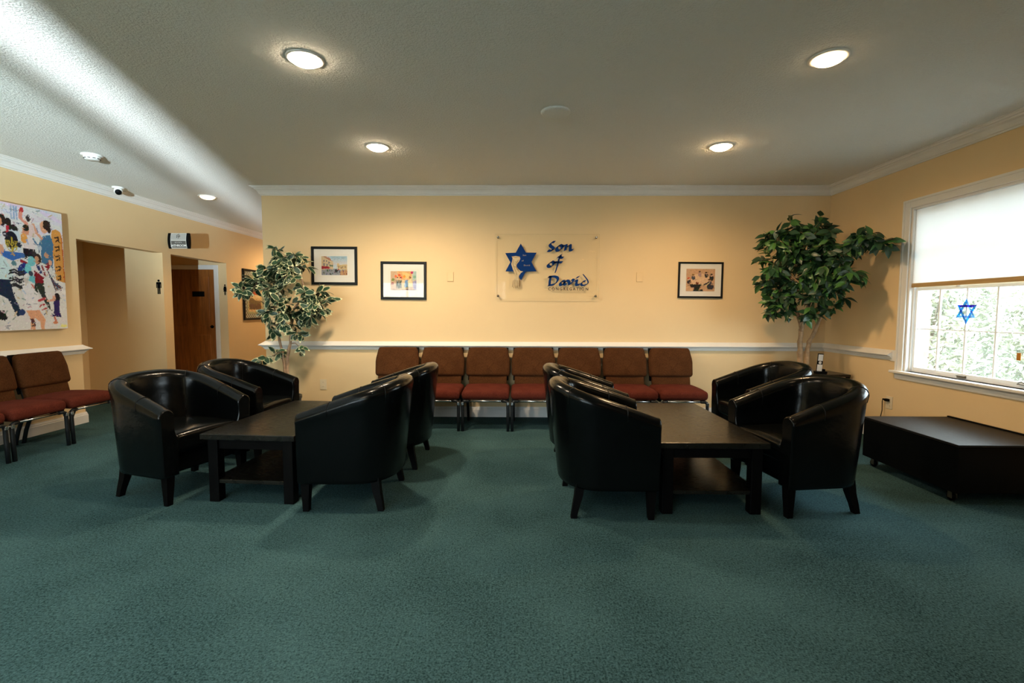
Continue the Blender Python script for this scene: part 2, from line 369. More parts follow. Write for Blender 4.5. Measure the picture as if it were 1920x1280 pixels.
w2 = thing('added_daylight_window', None, None); tag(w2, kind='structure')  # unseen window added to bring more daylight onto the left ceiling
b = MB()
for x in (-4.4, -3.53, -2.66): b.bbox(x, x + .06, YF - .10, YF - .04, .35, 2.12, .006)
for z in (.35, 2.06): b.bbox(-4.34, -3.53, YF - .10, YF - .04, z, z + .06, .006); b.bbox(-3.47, -2.66, YF - .10, YF - .04, z, z + .06, .006)
b.build('window_frame', M['trim'], w2)
for x in (-4.34, -3.47): MB().box(x, x + .81, YF - .075, YF - .067, .41, 2.06).build('pane', M['glass'], w2)

# mouldings
crown = [(0, ZC - .0895), (.008, ZC - .0895), (.010, ZC - .080), (.020, ZC - .074), (.024, ZC - .060), (.036, ZC - .040), (.052, ZC - .030), (.056, ZC - .020), (.070, ZC - .018), (.074, ZC - .008), (.088, ZC - .006), (.088, ZC), (0, ZC)]
b = MB(); b.sweep([(XR, YF), (XR, D), (XE, D), (XE, YH)], crown, 1); struct('trim_1', b, M['trim'])
b = MB(); b.sweep([(XL, YF), (XL, YH)], crown, -1); struct('trim_2', b, M['trim'])
def railprof(z): return [(0, z), (.012, z), (.014, z + .012), (.022, z + .015), (.024, z + .027), (.034, z + .031), (.040, z + .040), (.060, z + .046), (.060, z + .052), (.020, z + .080), (.006, z + .092), (0, z + .092)]
b = MB(); b.sweep([(XR, 4.325), (XR, D), (XE, D), (XE, YH)], railprof(.758), 1)
b.bbox(XR - .014, XR, 4.292, 4.35, .752, .852, .003); struct('trim_3', b, M['trim'])
b = MB(); b.sweep([(XL, YF), (XL, 4.94), (XL - .12, 4.94)], railprof(.735), -1); struct('trim_4', b, M['trim'])
base = [(0, 0), (.015, 0), (.015, .085), (.011, .090), (.012, .098), (.007, .106), (.006, .116), (0, .116)]
b = MB(); b.sweep([(XR, YF), (XR, D)], base, 1); struct('baseboard_right', b, M['trim'])
b = MB(); b.sweep([(XR, D), (XE, D), (XE, YH)], base, 1); struct('baseboard_back', b, M['trim'])
b = MB(); b.sweep([(XL, YF), (XL, 4.94), (XL - .12, 4.94)], base, -1); struct('baseboard_left', b, M['trim'])
b = MB(); b.sweep([(-5.61, 6.14), (XL, 6.14), (XL, 6.29), (-5.61, 6.29)], base, -1); struct('baseboard_alcove', b, M['trim'])

# ------------------------------------------------------------------ window_1
wn = thing('window_1', None, None); tag(wn, kind='structure')
b = MB()   # casing: stepped boards
def casing(mb, y0, y1, z0, z1):
    w = .072
    for (a0, a1, c0, c1) in ((y1, y1 + w, z0, z1 + w), (y0 - w, y0, z0, z1 + w), (y0, y1, z1, z1 + w)):
        mb.bbox(XR - .016, XR, a0, a1, c0, c1, .004)
    mb.bbox(XR - .024, XR - .016, y1 + w - .02, y1 + w, z0, z1 + w, .003); mb.bbox(XR - .024, XR - .016, y0 - w, y0 - w + .02, z0, z1 + w, .003); mb.bbox(XR - .024, XR - .016, y0 - w + .02, y1 + w - .02, z1 + w - .02, z1 + w, .003)
casing(b, WY0, WY1, .66, WZ1); b.build('casing', M['trim'], wn)
b = MB()   # jambs lining the opening and the sash tracks
b.bbox(XR + .001, XR + .15, WY1 - .018, WY1, WZ0, WZ1, .002); b.bbox(XR + .001, XR + .15, WY0, WY0 + .018, WZ0, WZ1, .002); b.bbox(XR + .001, XR + .15, WY0 + .018, WY1 - .018, WZ1 - .018, WZ1, .002)
b.bbox(XR + .03, XR + .045, WY1 - .03, WY1 - .018, WZ0, WZ1 - .018, .002); b.bbox(XR + .08, XR + .09, WY1 - .03, WY1 - .018, WZ0, WZ1 - .018, .002)
b.build('jamb', M['trim'], wn)
b = MB(); b.bbox(XR - .055, XR + .15, WY0 - .10, WY1 + .10, .652, .675, .006); b.build('window_sill', M['trim'], wn)
b = MB(); b.sweep([(XR, WY0 - .075), (XR, WY1 + .075)], [(0, .60), (.012, .60), (.016, .612), (.016, .635), (.030, .652), (0, .652)], 1); b.build('apron', M['trim'], wn)
def sash(x, z0, z1, name):
    y0, y1 = WY0 + .02, WY1 - .032; st = .03
    b = MB()
    b.bbox(x, x + .035, y1 - st + .01, y1, z0, z1, .003); b.bbox(x, x + .035, y0, y0 + st, z0, z1, .003)
    b.bbox(x, x + .035, y0 + st, y1 - st + .01, z1 - .035, z1, .003); b.bbox(x, x + .035, y0 + st, y1 - st + .01, z0, z0 + .042, .003)
    s = b.build(name, M['vinyl'], wn)
    gy1 = 4.19; pitch = .2365; cols = [gy1 - pitch * i for i in range(1, 7)]
    zm = (z0 + z1) / 2 - .0
    for yy in cols[:6]:
        if yy > y0 + .05: MB().bbox(x + .008, x + .024, yy - .006, yy + .006, z0 + .04, z1 - .033, .002).build('muntin', M['vinyl'], s)
    MB().bbox(x + .010, x + .022, y0 + st, y1 - st + .01, 1.048 if z0 < 1 else zm, 1.056 if z0 < 1 else zm + .01, .001).build('muntin', M['vinyl'], s)
    ys = [gy1] + [c for c in cols if c > y0 + .05] + [y0 + st]
    zs = [z0 + .04, 1.052 if z0 < 1 else zm + .005, z1 - .033]
    for i in range(len(ys) - 1):
        for j in range(2):
            MB().box(x + .014, x + .018, ys[i + 1], ys[i], zs[j], zs[j + 1]).build('pane', M['glass'], s)
    return s
ls = sash(XR + .045, .675, 1.415, 'lower_sash')
sash(XR + .09, 1.38, 2.075, 'upper_sash')
for y in (3.705, 2.98): 
    h = MB(); h.bbox(XR + .030, XR + .045, y - .035, y + .035, .684, .706, .003); h.bbox(XR + .018, XR + .032, y - .03, y + .03, .700, .706, .002); h.build('lift_handle', M['bronze'], ls)
h = MB(); h.bbox(XR + .025, XR + .045, 3.225, 3.285, .700, .708, .002); h.tube([(XR + .03, 3.28, .712), (XR + .02, 3.25, .722), (XR + .03, 3.23, .712)], .004, 6); h.build('brass_catch', M['bronze'], ls)
# roller shade
rs = thing('roller_shade', 'white translucent roller shade pulled halfway down the window', 'shade', (XR + .02, 3.42, 1.43))
b = MB(); b.box(.004, .006, WY0 + .02 - 3.42, WY1 - .018 - 3.42, .0, .645); b.build('fabric', M['shade'], rs)
b = MB(); b.bbox(-.006, .012, WY0 + .02 - 3.42, WY1 - .019 - 3.42, -.022, .014, .004); b.build('hem_bar', M['shadebar'], rs, label='oak coloured bottom bar')
b = MB(); b.lathe([(.0, -.01), (.014, -.01), (.014, 0), (.006, .004), (0, .004)], 12, M=Matrix.Translation((-.004, 3.755 - 3.42, -.026))); b.build('pull_knob', M['white'], rs)
# stained glass star
st = thing('stained_glass_star', 'blue stained glass six-pointed star hanging against the window panes', 'ornament', (XR + .036, 3.700, 1.203))
R0, R1 = .098, .066
def tri(a0, r): return [(r * math.cos(a0 + i * 2 * PI / 3), r * math.sin(a0 + i * 2 * PI / 3)) for i in range(3)]
MX = Matrix(((0, 0, 1, 0), (-.93, 0, 0, 0), (0, 1, 0, 0), (0, 0, 0, 1)))   # local x -> -Y, y -> Z
cols = ['sgcyan', 'sgblue', 'sgblue', 'sgcyan', 'sgdeep', 'sgcyan']
k = 0
for a0 in (PI / 2, -PI / 2):
    T0, T1 = tri(a0, R0), tri(a0, R1 * .98)
    for i in range(3):
        j = (i + 1) % 3
        b = MB(); b.prism([T0[i], T0[j], T1[j], T1[i]], -.002 if k < 3 else .0025, .002 if k < 3 else .0065, MX)
        b.build('glass_bar', M[cols[(k + (0 if a0 > 0 else 1)) % 6] if a0 > 0 else ['sgcyan', 'sgcyan', 'sgdeep'][(i + 1) % 3]], st); k += 1
b = MB(); b.prism([(.034 * math.cos(i * PI / 12), .034 * math.sin(i * PI / 12)) for i in range(24)], -.002, .001, MX); b.build('centre_disc', M['sgclear'], st)
b = MB(); b.tube([(0, 0, .098), (0, 0, .19)], .0008, 5); b.build('thread', M['chrome'], st)
tg = MB(); tg.bbox(XR + .040, XR + .044, 3.285, 3.312, .866, .918, .001); tg.build('window_tag', M['stickerwood'], None, label='small orange tag stuck to the window pane', cat='tag')
# outside: brick return beside the window, ground, shrubs
bp = thing('brick_pier', 'pale red brick pier outside the left edge of the window', 'pier', (3.575, 4.275, -.4))
b = MB(); b.box(.0, .095, -.005, .25, 0, 3.0); b.build('mortar_core', M['mortar'], bp)
proto = None
for r in range(34):
    for c in range(2):
        z = r * .085 + .005; off = (-.03 if r % 2 else -.13)
        y0 = max(-.012, off + c * .205); y1 = min(.25, off + c * .205 + .195)
        MB().box(-.001 if y0 > 0 else .001, .100, y0, y1, z, z + .072).build('brick', M['brick'], bp)
b = MB(); b.box(XR + .5, 30, -12, 25, -.5, -.4); struct('ground_outside', b, M['ground'])
b = MB(); b.box(-14, 12, -30, YF - .15, -.12, -.02); struct('ground_entrance', b, M['concrete'])
def leafmesh(name, L, w, mats, rim=False, fold=.25, droop=.15):
    n = 5; vs = []; fs = []; mi = []
    prof = [0, .62, 1.0, .86, .48, 0]
    for i, p in enumerate(prof):
        t = i / n; x = L * t; zc = -droop * L * t * t
        hw = w * p / 2
        if rim:
            for q in (-1, -.80, 0, .80, 1): vs.append((x, hw * q, zc + abs(hw * q) * fold))
        else:
            for q in (-1, 0, 1): vs.append((x, hw * q, zc + abs(hw * q) * fold))
    m = 5 if rim else 3
    for i in range(n):
        for j in range(m - 1):
            fs.append((i * m + j, (i + 1) * m + j, (i + 1) * m + j + 1, i * m + j + 1)); mi.append(1 if rim and (j in (0, 3) or i == n - 1) else 0)
    me = bpy.data.meshes.new(name); me.from_pydata(vs, [], fs)
    for q in mats: me.materials.append(q)
    me.polygons.foreach_set('material_index', mi); me.polygons.foreach_set('use_smooth', [True] * len(fs)); me.update(); return me
def leafmatrix(pos, dirv, roll, sc):
    d = dirv.normalized(); s = d.cross(Vector((0, 0, 1)))
    if s.length < .05: s = Vector((1, 0, 0))
    s.normalize(); u = s.cross(d); s2 = s * math.cos(roll) + u * math.sin(roll); u2_ = s2.cross(d)
    return Matrix(((d.x * sc, -s2.x * sc, u2_.x * sc, pos.x), (d.y * sc, -s2.y * sc, u2_.y * sc, pos.y), (d.z * sc, -s2.z * sc, u2_.z * sc, pos.z), (0, 0, 0, 1)))
rng = random.Random(3)
def shrub(x, y, h, w, label, n=5200):
    t = thing('shrub', label, 'shrub', (x, y, -.4), group='shrubs outside the window')
    b = MB()
    for i in range(9):
        a = rng.uniform(0, 2 * PI); q = Vector((math.cos(a) * w * rng.uniform(.2, .8), math.sin(a) * w * rng.uniform(.2, .8), h * rng.uniform(.7, .95)))
        b.tube([(0, 0, 0), q * .4 + Vector((0, 0, h * .12)), q], [.022, .014, .006], 6)
    b.build('stem', M['twig'], t)
    b = MB()
    for i in range(n):
        a = rng.uniform(0, 2 * PI); r = w * math.sqrt(rng.random()); z = h * (.25 + .75 * rng.random() ** .8)
        f = 1 - .5 * abs(z / h - .6); p = Vector((math.cos(a) * r * f, math.sin(a) * r * f, z))
        dv = Vector((rng.uniform(-1, 1), rng.uniform(-1, 1), rng.uniform(-.3, 1)))
        m4 = leafmatrix(p, dv, rng.uniform(-1, 1), rng.uniform(.7, 1.3)); L = .09
        b.add([(0, 0, 0), (L * .5, -.018, 0), (L, 0, -.01), (L * .5, .018, 0)], [(0, 1, 2, 3)], 0, False, m4)
    b.build('foliage', M['bush'], t, kind='stuff')
shrub(4.70, 5.58, 2.0, .52, 'leafy pale shrub outside, leftmost through the window')
shrub(5.75, 6.40, 2.1, .58, 'twiggy low shrub outside, behind the hanging blue star')
shrub(6.0, 5.25, 2.0, .58, 'pale shrub outside the window, rightmost near the orange tag')
shrub(8.2, 8.4, 3.4, 1.3, 'tall pale shrub outside, farthest from the window', 6000)

# ------------------------------------------------------------------ ceiling fittings
def downlight(x, y, label, k=1.0, lens='lens', cone=178):
    t = thing('downlight', label, 'ceiling light', (x, y, ZC), group='recessed ceiling downlights')
    b = MB(); n = 32
    prof = [(.098, 0), (.098, -.004), (.092, -.008), (.080, -.008), (.076, -.003), (.074, .0)]
    vs = [(r * math.cos(2 * PI * j / n), r * math.sin(2 * PI * j / n), z) for r, z in prof for j in range(n)]
    b.add(vs, [(i * n + j, i * n + (j + 1) % n, (i + 1) * n + (j + 1) % n, (i + 1) * n + j) for i in range(5) for j in range(n)], 0, True)
    b.build('trim_ring', M['white'], t)
    b = MB(); b.lathe([(.0745, -.0012), (.0735, -.010), (.066, -.020), (.050, -.028), (.028, -.032), (.008, -.033)], n); b.build('lens', M[lens], t)
    l = bpy.data.lights.new('lamp_beam', 'SPOT'); l.energy = SPOT_WATTS * k; l.color = NEUTRAL_COLOR if lens == 'neutrallens' else LAMP_COLOR; l.spot_size = math.radians(cone); l.spot_blend = 0.7; l.shadow_soft_size = .06
    o = bpy.data.objects.new('lamp_beam', l); COL.objects.link(o); o.parent = t; o.location = (0, 0, -.10)
    return t
downlight(-1.143, 2.633, 'lit recessed downlight in the upper left, nearest the bright ceiling streak', .9, 'neutrallens')
downlight(1.653, 2.636, 'lit recessed downlight in the upper right, nearest the window wall', .15, 'dimlens')
downlight(-1.156, 4.004, 'lit recessed downlight near the cream wall above the two left pictures', 1.5, 'neutrallens')
downlight(1.663, 3.998, 'lit recessed downlight near the cream wall above the right picture', .85)
downlight(-3.695, 5.723, 'lit recessed downlight in the hallway ceiling by the bathroom openings', .5, 'dimlens', 120)
downlight(-3.695, 8.7, 'lit recessed downlight far down the hallway', .8, 'dimlens')
for x, y, w, k_ in ((-1.15, -.25, 'left row', .7), (1.66, -.25, 'right row, first', .1), (1.68, -2.1, 'right row, second', .1)):
    downlight(x, y, 'lit recessed downlight behind the viewpoint, ' + w, k_, 'neutrallens' if x < 0 else 'dimlens')
b = MB(); b.lathe([(.0, -.016), (.080, -.016), (.096, -.012), (.100, -.004), (.100, 0), (0, 0)], 32, M=Matrix.Translation((.256, 3.32, ZC)))
b.build('ceiling_cover', M['ceiling'], None, label='flat round painted cover plate in the middle of the ceiling', cat='cover plate')
sd = thing('smoke_detector', 'white smoke detector on the ceiling near the left wall', 'smoke detector', (-3.72, 4.21, ZC))
b = MB(); b.lathe([(.0, -.014), (.074, -.014), (.078, -.008), (.078, 0), (0, 0)], 28); b.build('base_plate', M['white'], sd)
b = MB(); b.lathe([(0, -.046), (.040, -.046), (.050, -.040), (.058, -.030), (.062, -.014), (0, -.014)], 28); b.build('housing', M['white'], sd)
for i in range(10):
    a = i * 2 * PI / 10; mm = Matrix.Rotation(a, 4, 'Z')
    MB().box(.050, .0585, -.010, .010, -.036, -.031, 0, mm).build('vent_slot', M['black'], sd)
sc = thing('security_camera', 'white dome security camera with black lens on the hallway ceiling', 'camera', (-4.41, 5.30, ZC))
b = MB(); b.lathe([(.0, -.018), (.050, -.018), (.056, -.012), (.056, 0), (0, 0)], 28); b.build('mount', M['white'], sc)
b = MB(); v, f = rounded(.082, .082, .082, .0409, 6); b.add([Vector(p) + Vector((0, 0, -.044)) for p in v], f, 0, True); b.build('dome', M['white'], sc)
dv = Vector((.55, -.72, -.42)).normalized(); Ml = Matrix.Translation(Vector((0, 0, -.044)) + dv * .030) @ dv.to_track_quat('Z', 'Y').to_matrix().to_4x4()
b = MB(); b.lathe([(0, 0), (.030, 0), (.030, .008), (.024, .013), (0, .015)], 24, M=Ml); b.build('lens', M['black'], sc)

# ------------------------------------------------------------------ tub armchairs
HW = .278
def upath():
    pts = []
    for i in range(9): pts.append((.245 - i * .315 / 9, -HW, 0, -1))
    for i in range(25):
        a = -PI / 2 - PI * i / 24; c_, s_ = math.cos(a), math.sin(a)
        sq = lambda q: math.copysign(abs(q) ** .84, q)
        pts.append((-.07 + .235 * sq(c_), HW * sq(s_), math.copysign(abs(c_) ** 1.16, c_) * HW, math.copysign(abs(s_) ** 1.16, s_) * .235))
    for i in range(9): pts.append((-.07 + (i + 1) * .315 / 9, HW, 0, 1))
    return pts
def rimz(x):
    s = max(0, min(1, (.245 - x) / .55)); return .598 + .182 * s * (1.12 - .12 * s)
def section(p):
    """closed loop of world points across the shell at a path station"""
    x, y, nx, ny = p; n = Vector((nx, ny)).normalized(); zt = rimz(x); back = max(0, -n.x)
    splay = .014 + .050 * back; R = .050; zb = .178; out = []
    def at(nn, z):
        sh = -splay * (1 - (z - zb) / (zt - zb)) ** 1.1 if z < zt else 0
        return Vector((x + n.x * (nn + sh), y + n.y * (nn + sh), z))
    for z in (zb, zb + .02, zb + .12, zb + .24): out.append(at(R - .002, z))
    for q in (.5, .85): out.append(at(R - .004 + .002 * q, zb + .24 + (zt - R - zb - .24) * q))
    for i in range(9):
        a = PI * i / 8; out.append(at(R * math.cos(a) * (1.04), zt - R + R * math.sin(a)))
    for q in (.25, .6): out.append(at(-R + .004, zt - R - (zt - R - .40) * q))
    out.append(at(-R - .012 , .40)); out.append(at(-R - .012, .33)); out.append(at(-R - .005, zb))
    return out
def chair_parts():
    P = upath(); parts = {}
    b = MB(); S = [section(p) for p in P]; m = len(S[0])
    def shrink(sec, dx, k):
        c = sum(sec, Vector()) / len(sec); return [Vector((q.x + dx, c.y + (q.y - c.y) * k, c.z + (q.z - c.z) * (1 - (1 - k) * .25))) for q in sec]
    S = [shrink(S[0], .018, .80), shrink(S[0], .012, .95)] + S + [shrink(S[-1], .012, .95), shrink(S[-1], .018, .80)]
    vs = [q for s in S for q in s]
    b.add(vs, [(i * m + j, i * m + (j + 1) % m, (i + 1) * m + (j + 1) % m, (i + 1) * m + j) for i in range(len(S) - 1) for j in range(m)], 0, True)
    b.add(S[0], [tuple(range(m))], 0, False); b.add(S[-1], [tuple(range(m - 1, -1, -1))], 0, False)
    parts['shell'] = b.mesh('shell', M['leather'])
    def warp(e):
        u, w_ = e.x / .25, e.y / .23
        if e.z > 0: e = e + Vector((0, 0, .030 * (1 - min(1, u * u)) * (1 - min(1, w_ * w_)) + .004))
        if e.x < -.02: e = Vector((e.x, e.y * (1 - .55 * ((-.02 - e.x) / .23) ** 2.2), e.z))
        return e
    b = MB(); v, f = rounded(.475, .462, .125, .034, 4, 8, warp); b.add([Vector(p) + Vector((.018, 0, .365)) for p in v], f, 0, True); parts['seat_cushion'] = b.mesh('seat_cushion', M['leather'])
    b = MB(); b.bbox(.17, .232, -.235, .235, .185, .315, .012); b.bbox(-.22, .20, -.20, .20, .187, .20, .004); parts['front_rail'] = b.mesh('front_rail', M['leather'])
    seams = []
    for idx in (5, 14, 28, 37):
        sec = section(P[idx]); c = sum(sec, Vector()) / len(sec)
        ring = [q + (q - c).normalized() * .0012 for q in (sec[5:16] if idx in (5, 37) else sec[5:18])]
        seams.append(MB().tube(ring, .0022, 5).mesh('seam', M['seam']))
    parts['seams'] = seams
    legs = []
    for sx, sy in ((1, -1), (1, 1), (-1, -1), (-1, 1)):
        b = MB(); x, y = (.226, sy * .262) if sx > 0 else (-.178, sy * .232)
        lv = []
        for z, w_, sh in ((.20, .026, 0), (.12, .023, .012), (.05, .019, .030), (0, .017, .040)):
            ox = x - (sh if sx < 0 else sh * .0); oy = y + sy * sh * (.55 if sx < 0 else .1)
            lv += [(ox + a * w_, oy + c * w_, z) for a, c in ((-1, -1), (1, -1), (1, 1), (-1, 1))]
        fs = [(i * 4 + j, i * 4 + (j + 1) % 4, (i + 1) * 4 + (j + 1) % 4, (i + 1) * 4 + j) for i in range(3) for j in range(4)] + [(3, 2, 1, 0), (12, 13, 14, 15)]
        b.add(lv, fs); legs.append(b.mesh('leg', M['espresso']))
    parts['legs'] = legs
    return parts
CP = chair_parts()
def child(name, me, parent):
    o = bpy.data.objects.new(name, me); COL.objects.link(o); o.parent = parent; return o
def armchair(x, y, deg, label):
    t = thing('tub_armchair', label, 'armchair', (x, y, 0), math.radians(deg), 'black leather tub armchairs')
    sh = child('shell', CP['shell'], t); child('seat_cushion', CP['seat_cushion'], t); child('front_rail', CP['front_rail'], t)
    for s in CP['seams']: child('seam', s, sh)
    for l in CP['legs']: child('leg', l, t)
    return t
armchair(-2.272, 3.145, -17.5, 'black leather tub armchair, nearest on the left, turned to show its open seat')
armchair(-2.27, 3.98, -4, 'black leather tub armchair behind the nearest left one, below the hallway picture')
armchair(-1.030, 3.03, 180, 'black leather tub armchair right of the left table, nearer of the two')
armchair(-.985, 3.77, 180, 'black leather tub armchair right of the left table, farther of the two')
armchair(.55, 2.95, 0, 'black leather tub armchair left of the right table, nearer of the two')
armchair(.555, 3.74, 0, 'black leather tub armchair left of the right table, farther of the two')
armchair(1.775, 3.01, 187.5, 'black leather tub armchair right of the right table, nearest the low black box')
armchair(2.03, 3.95, 183, 'black leather tub armchair on the right, in front of the corner ficus')

# ------------------------------------------------------------------ coffee tables
def coffee_table(x, y, deg, w, l, label):
    t = thing('coffee_table', label, 'coffee table', (x, y, 0), math.radians(deg), 'dark wooden coffee tables')
    b = MB(); b.bbox(-w / 2, w / 2, -l / 2, l / 2, .402, .437, .004); b.build('table_top', M['tabletop'], t)
    b = MB()
    for s in (-1, 1):
        b.bbox(s * (w / 2 - .055) - .011, s * (w / 2 - .055) + .011, -l / 2 + .09, l / 2 - .09, .335, .402, .002)
        b.bbox(-w / 2 + .09, w / 2 - .09, s * (l / 2 - .055) - .011, s * (l / 2 - .055) + .011, .335, .402, .002)
    b.build('apron', M['espresso'], t)
    for sx in (-1, 1):
        for sy in (-1, 1):
            cx, cy = sx * (w / 2 - .06), sy * (l / 2 - .06)
            b = MB(); b.bbox(cx - .032, cx + .032, cy - .032, cy + .032, 0, .402, .004); b.build('leg', M['espresso'], t)
    b = MB(); b.bbox(-w / 2 + .035, w / 2 - .035, -l / 2 + .035, l / 2 - .035, .118, .142, .003)
    b.build('shelf', M['tabletop'], t)
coffee_table(-1.612, 3.386, -4, .605, 1.10, 'dark wooden coffee table with lower shelf between the left armchairs')
coffee_table(1.152, 3.32, 0.0, .64, 1.20, 'dark wooden coffee table with lower shelf between the right armchairs')

# ------------------------------------------------------------------ rolling box
rb = thing('rolling_box', 'low black wooden box on casters under the window', 'storage box', (3.06, 3.31, 0))
b = MB(); b.bbox(-.335, .325, -.40, .40, .072, .365, .004); b.build('body', M['black'], rb)
b = MB(); b.bbox(-.34, .33, -.405, .405, .365, .38, .003); b.build('lid', M['boxtop'], rb)
b = MB(); b.bbox(.312, .330, -.405, .405, .38, .388, .002); b.build('wall_gap_shade', M['black'], rb)  # dark strip standing in for the shaded gap between box and wall
for sx, sy in ((-1, -1), (-1, 1), (1, -1), (1, 1)):
    cx, cy = sx * .285, sy * .33
    c = MB(); c.bbox(cx - .025, cx + .025, cy - .025, cy + .025, .066, .072, .001); c.bbox(cx - .018, cx - .015, cy - .01, cy + .02, .02, .068, .001); c.bbox(cx + .015, cx + .018, cy - .01, cy + .02, .02, .068, .001)
    cc = c.build('caster', M['bronze'], rb)
    MB().lathe([(0, -.012), (.022, -.012), (.026, -.008), (.026, .008), (.022, .012), (0, .012)], 20, M=Matrix.Translation((cx, cy + .012, .026)) @ Matrix.Rotation(PI / 2, 4, 'Y')).build('wheel', M['black'], cc)

# ------------------------------------------------------------------ linked upholstered chairs
def row_parts():
    p = {}
    def wseat(e):
        if e.z > 0: e = e + Vector((0, 0, .018 * (1 - min(1, (e.x / .24) ** 2)) * (1 - min(1, (e.y / .24) ** 2))))
        if e.y < -.1: e = e + Vector((0, 0, -.10 * ((-.1 - e.y)) ** 1.0 * .35))
        return e
    b = MB(); v, f = rounded(.478, .47, .095, .040, 4, 6, wseat); b.add([Vector(q) + Vector((0, .235, .362)) for q in v], f, 0, True); p['seat'] = b.mesh('seat', M['seatfabric'])
    lean = math.radians(12)
    def wback(e):
        t = max(0, (e.z - .02) / .14); w_ = 1 - .13 * min(1.2, t) - .02 * max(0, -e.z / .16)
        return Vector((e.x * w_, e.y - .012 * (1 - (e.x / .24) ** 2), e.z))
    Mb = Matrix.Translation((0, .485, .642)) @ Matrix.Rotation(-lean, 4, 'X')
    b = MB(); v, f = rounded(.478, .075, .315, .034, 4, 6, wback); b.add([Mb @ Vector(q) for q in v], f, 0, True); p['backrest'] = b.mesh('backrest', M['backfabric'])
    b = MB(); v, f = rounded(.41, .05, .13, .018, 3, 3); M2 = Matrix.Translation((0, .448, .445)) @ Matrix.Rotation(-lean, 4, 'X'); b.add([M2 @ Vector(q) for q in v], f, 0, True); p['lower_back'] = b.mesh('lower_back', M['backfabric'])
    b = MB(); v, f = rounded(.44, .012, .36, .005, 2, 3); M3 = Matrix.Translation((0, .527, .615)) @ Matrix.Rotation(-lean, 4, 'X'); b.add([M3 @ Vector(q) for q in v], f, 0, False); p['back_shell'] = b.mesh('back_shell', M['black'])
    def frontleg(s):
        x = s * .226
        return MB().tube([(x - s * .06, .02, .300), (x - s * .02, .018, .299), (x - s * .006, .016, .290), (x, .014, .270), (x, .010, .15), (x, .004, 0)], .0155, 8).mesh('leg', M['metal'])
    p['fl'] = [frontleg(-1), frontleg(1)]
    p['bar'] = MB().tube([(-.17, .02, .300), (.17, .02, .300)], .0105, 8).mesh('front_bar', M['chrome'])
    p['rl'] = [MB().tube([(s * .215, .10, .300), (s * .215, .30, .295), (s * .215, .385, .26), (s * .215, .44, .12), (s * .215, .47, 0)], .0155, 8).mesh('leg', M['metal']) for s in (-1, 1)]
    p['up'] = [MB().tube([(s * .19, .25, .305), (s * .19, .40, .315), (s * .19, .46, .36), (s * .19, .53, .62), (s * .19, .548, .74)], .011, 8).mesh('back_post', M['metal']) for s in (-1, 1)]
    p['link'] = [MB().bbox(s * .226 - .012, s * .226 + .012, -.004, .032, .262, .292, .003).mesh('link_bracket', M['chrome']) for s in (-1, 1)]
    return p
RP = row_parts()
def row_chair(x, y, deg, label, group):
    t = thing('upholstered_chair', label, 'chair', (x, y, 0), math.radians(deg), group)
    for n in ('seat', 'backrest', 'lower_back', 'back_shell'): child(n, RP[n], t)
    for l in RP['fl'] + RP['rl']: child('leg', l, t)
    for l in RP['up']: child('back_post', l, t)
    for l in RP['link']: child('link_bracket', l, t)
    child('front_bar', RP['bar'], t)
ordn = ['leftmost', 'second from the left', 'third from the left', 'middle one', 'third from the right', 'second from the right', 'rightmost']
for i in range(7):
    row_chair(-.313 + .493 * (i - 2), 4.655, 0, 'rust-brown upholstered chair against the cream wall, %s of seven' % ordn[i], 'seven linked chairs along the back wall')
for i, (y, l) in enumerate(((4.365, 'nearest the first dark opening'), (3.865, 'second from the dark opening'), (3.365, 'third from the dark opening, cut by the frame'))):
    row_chair(-3.955, y, 90, 'maroon upholstered chair along the left wall, ' + l, 'linked chairs along the left wall')

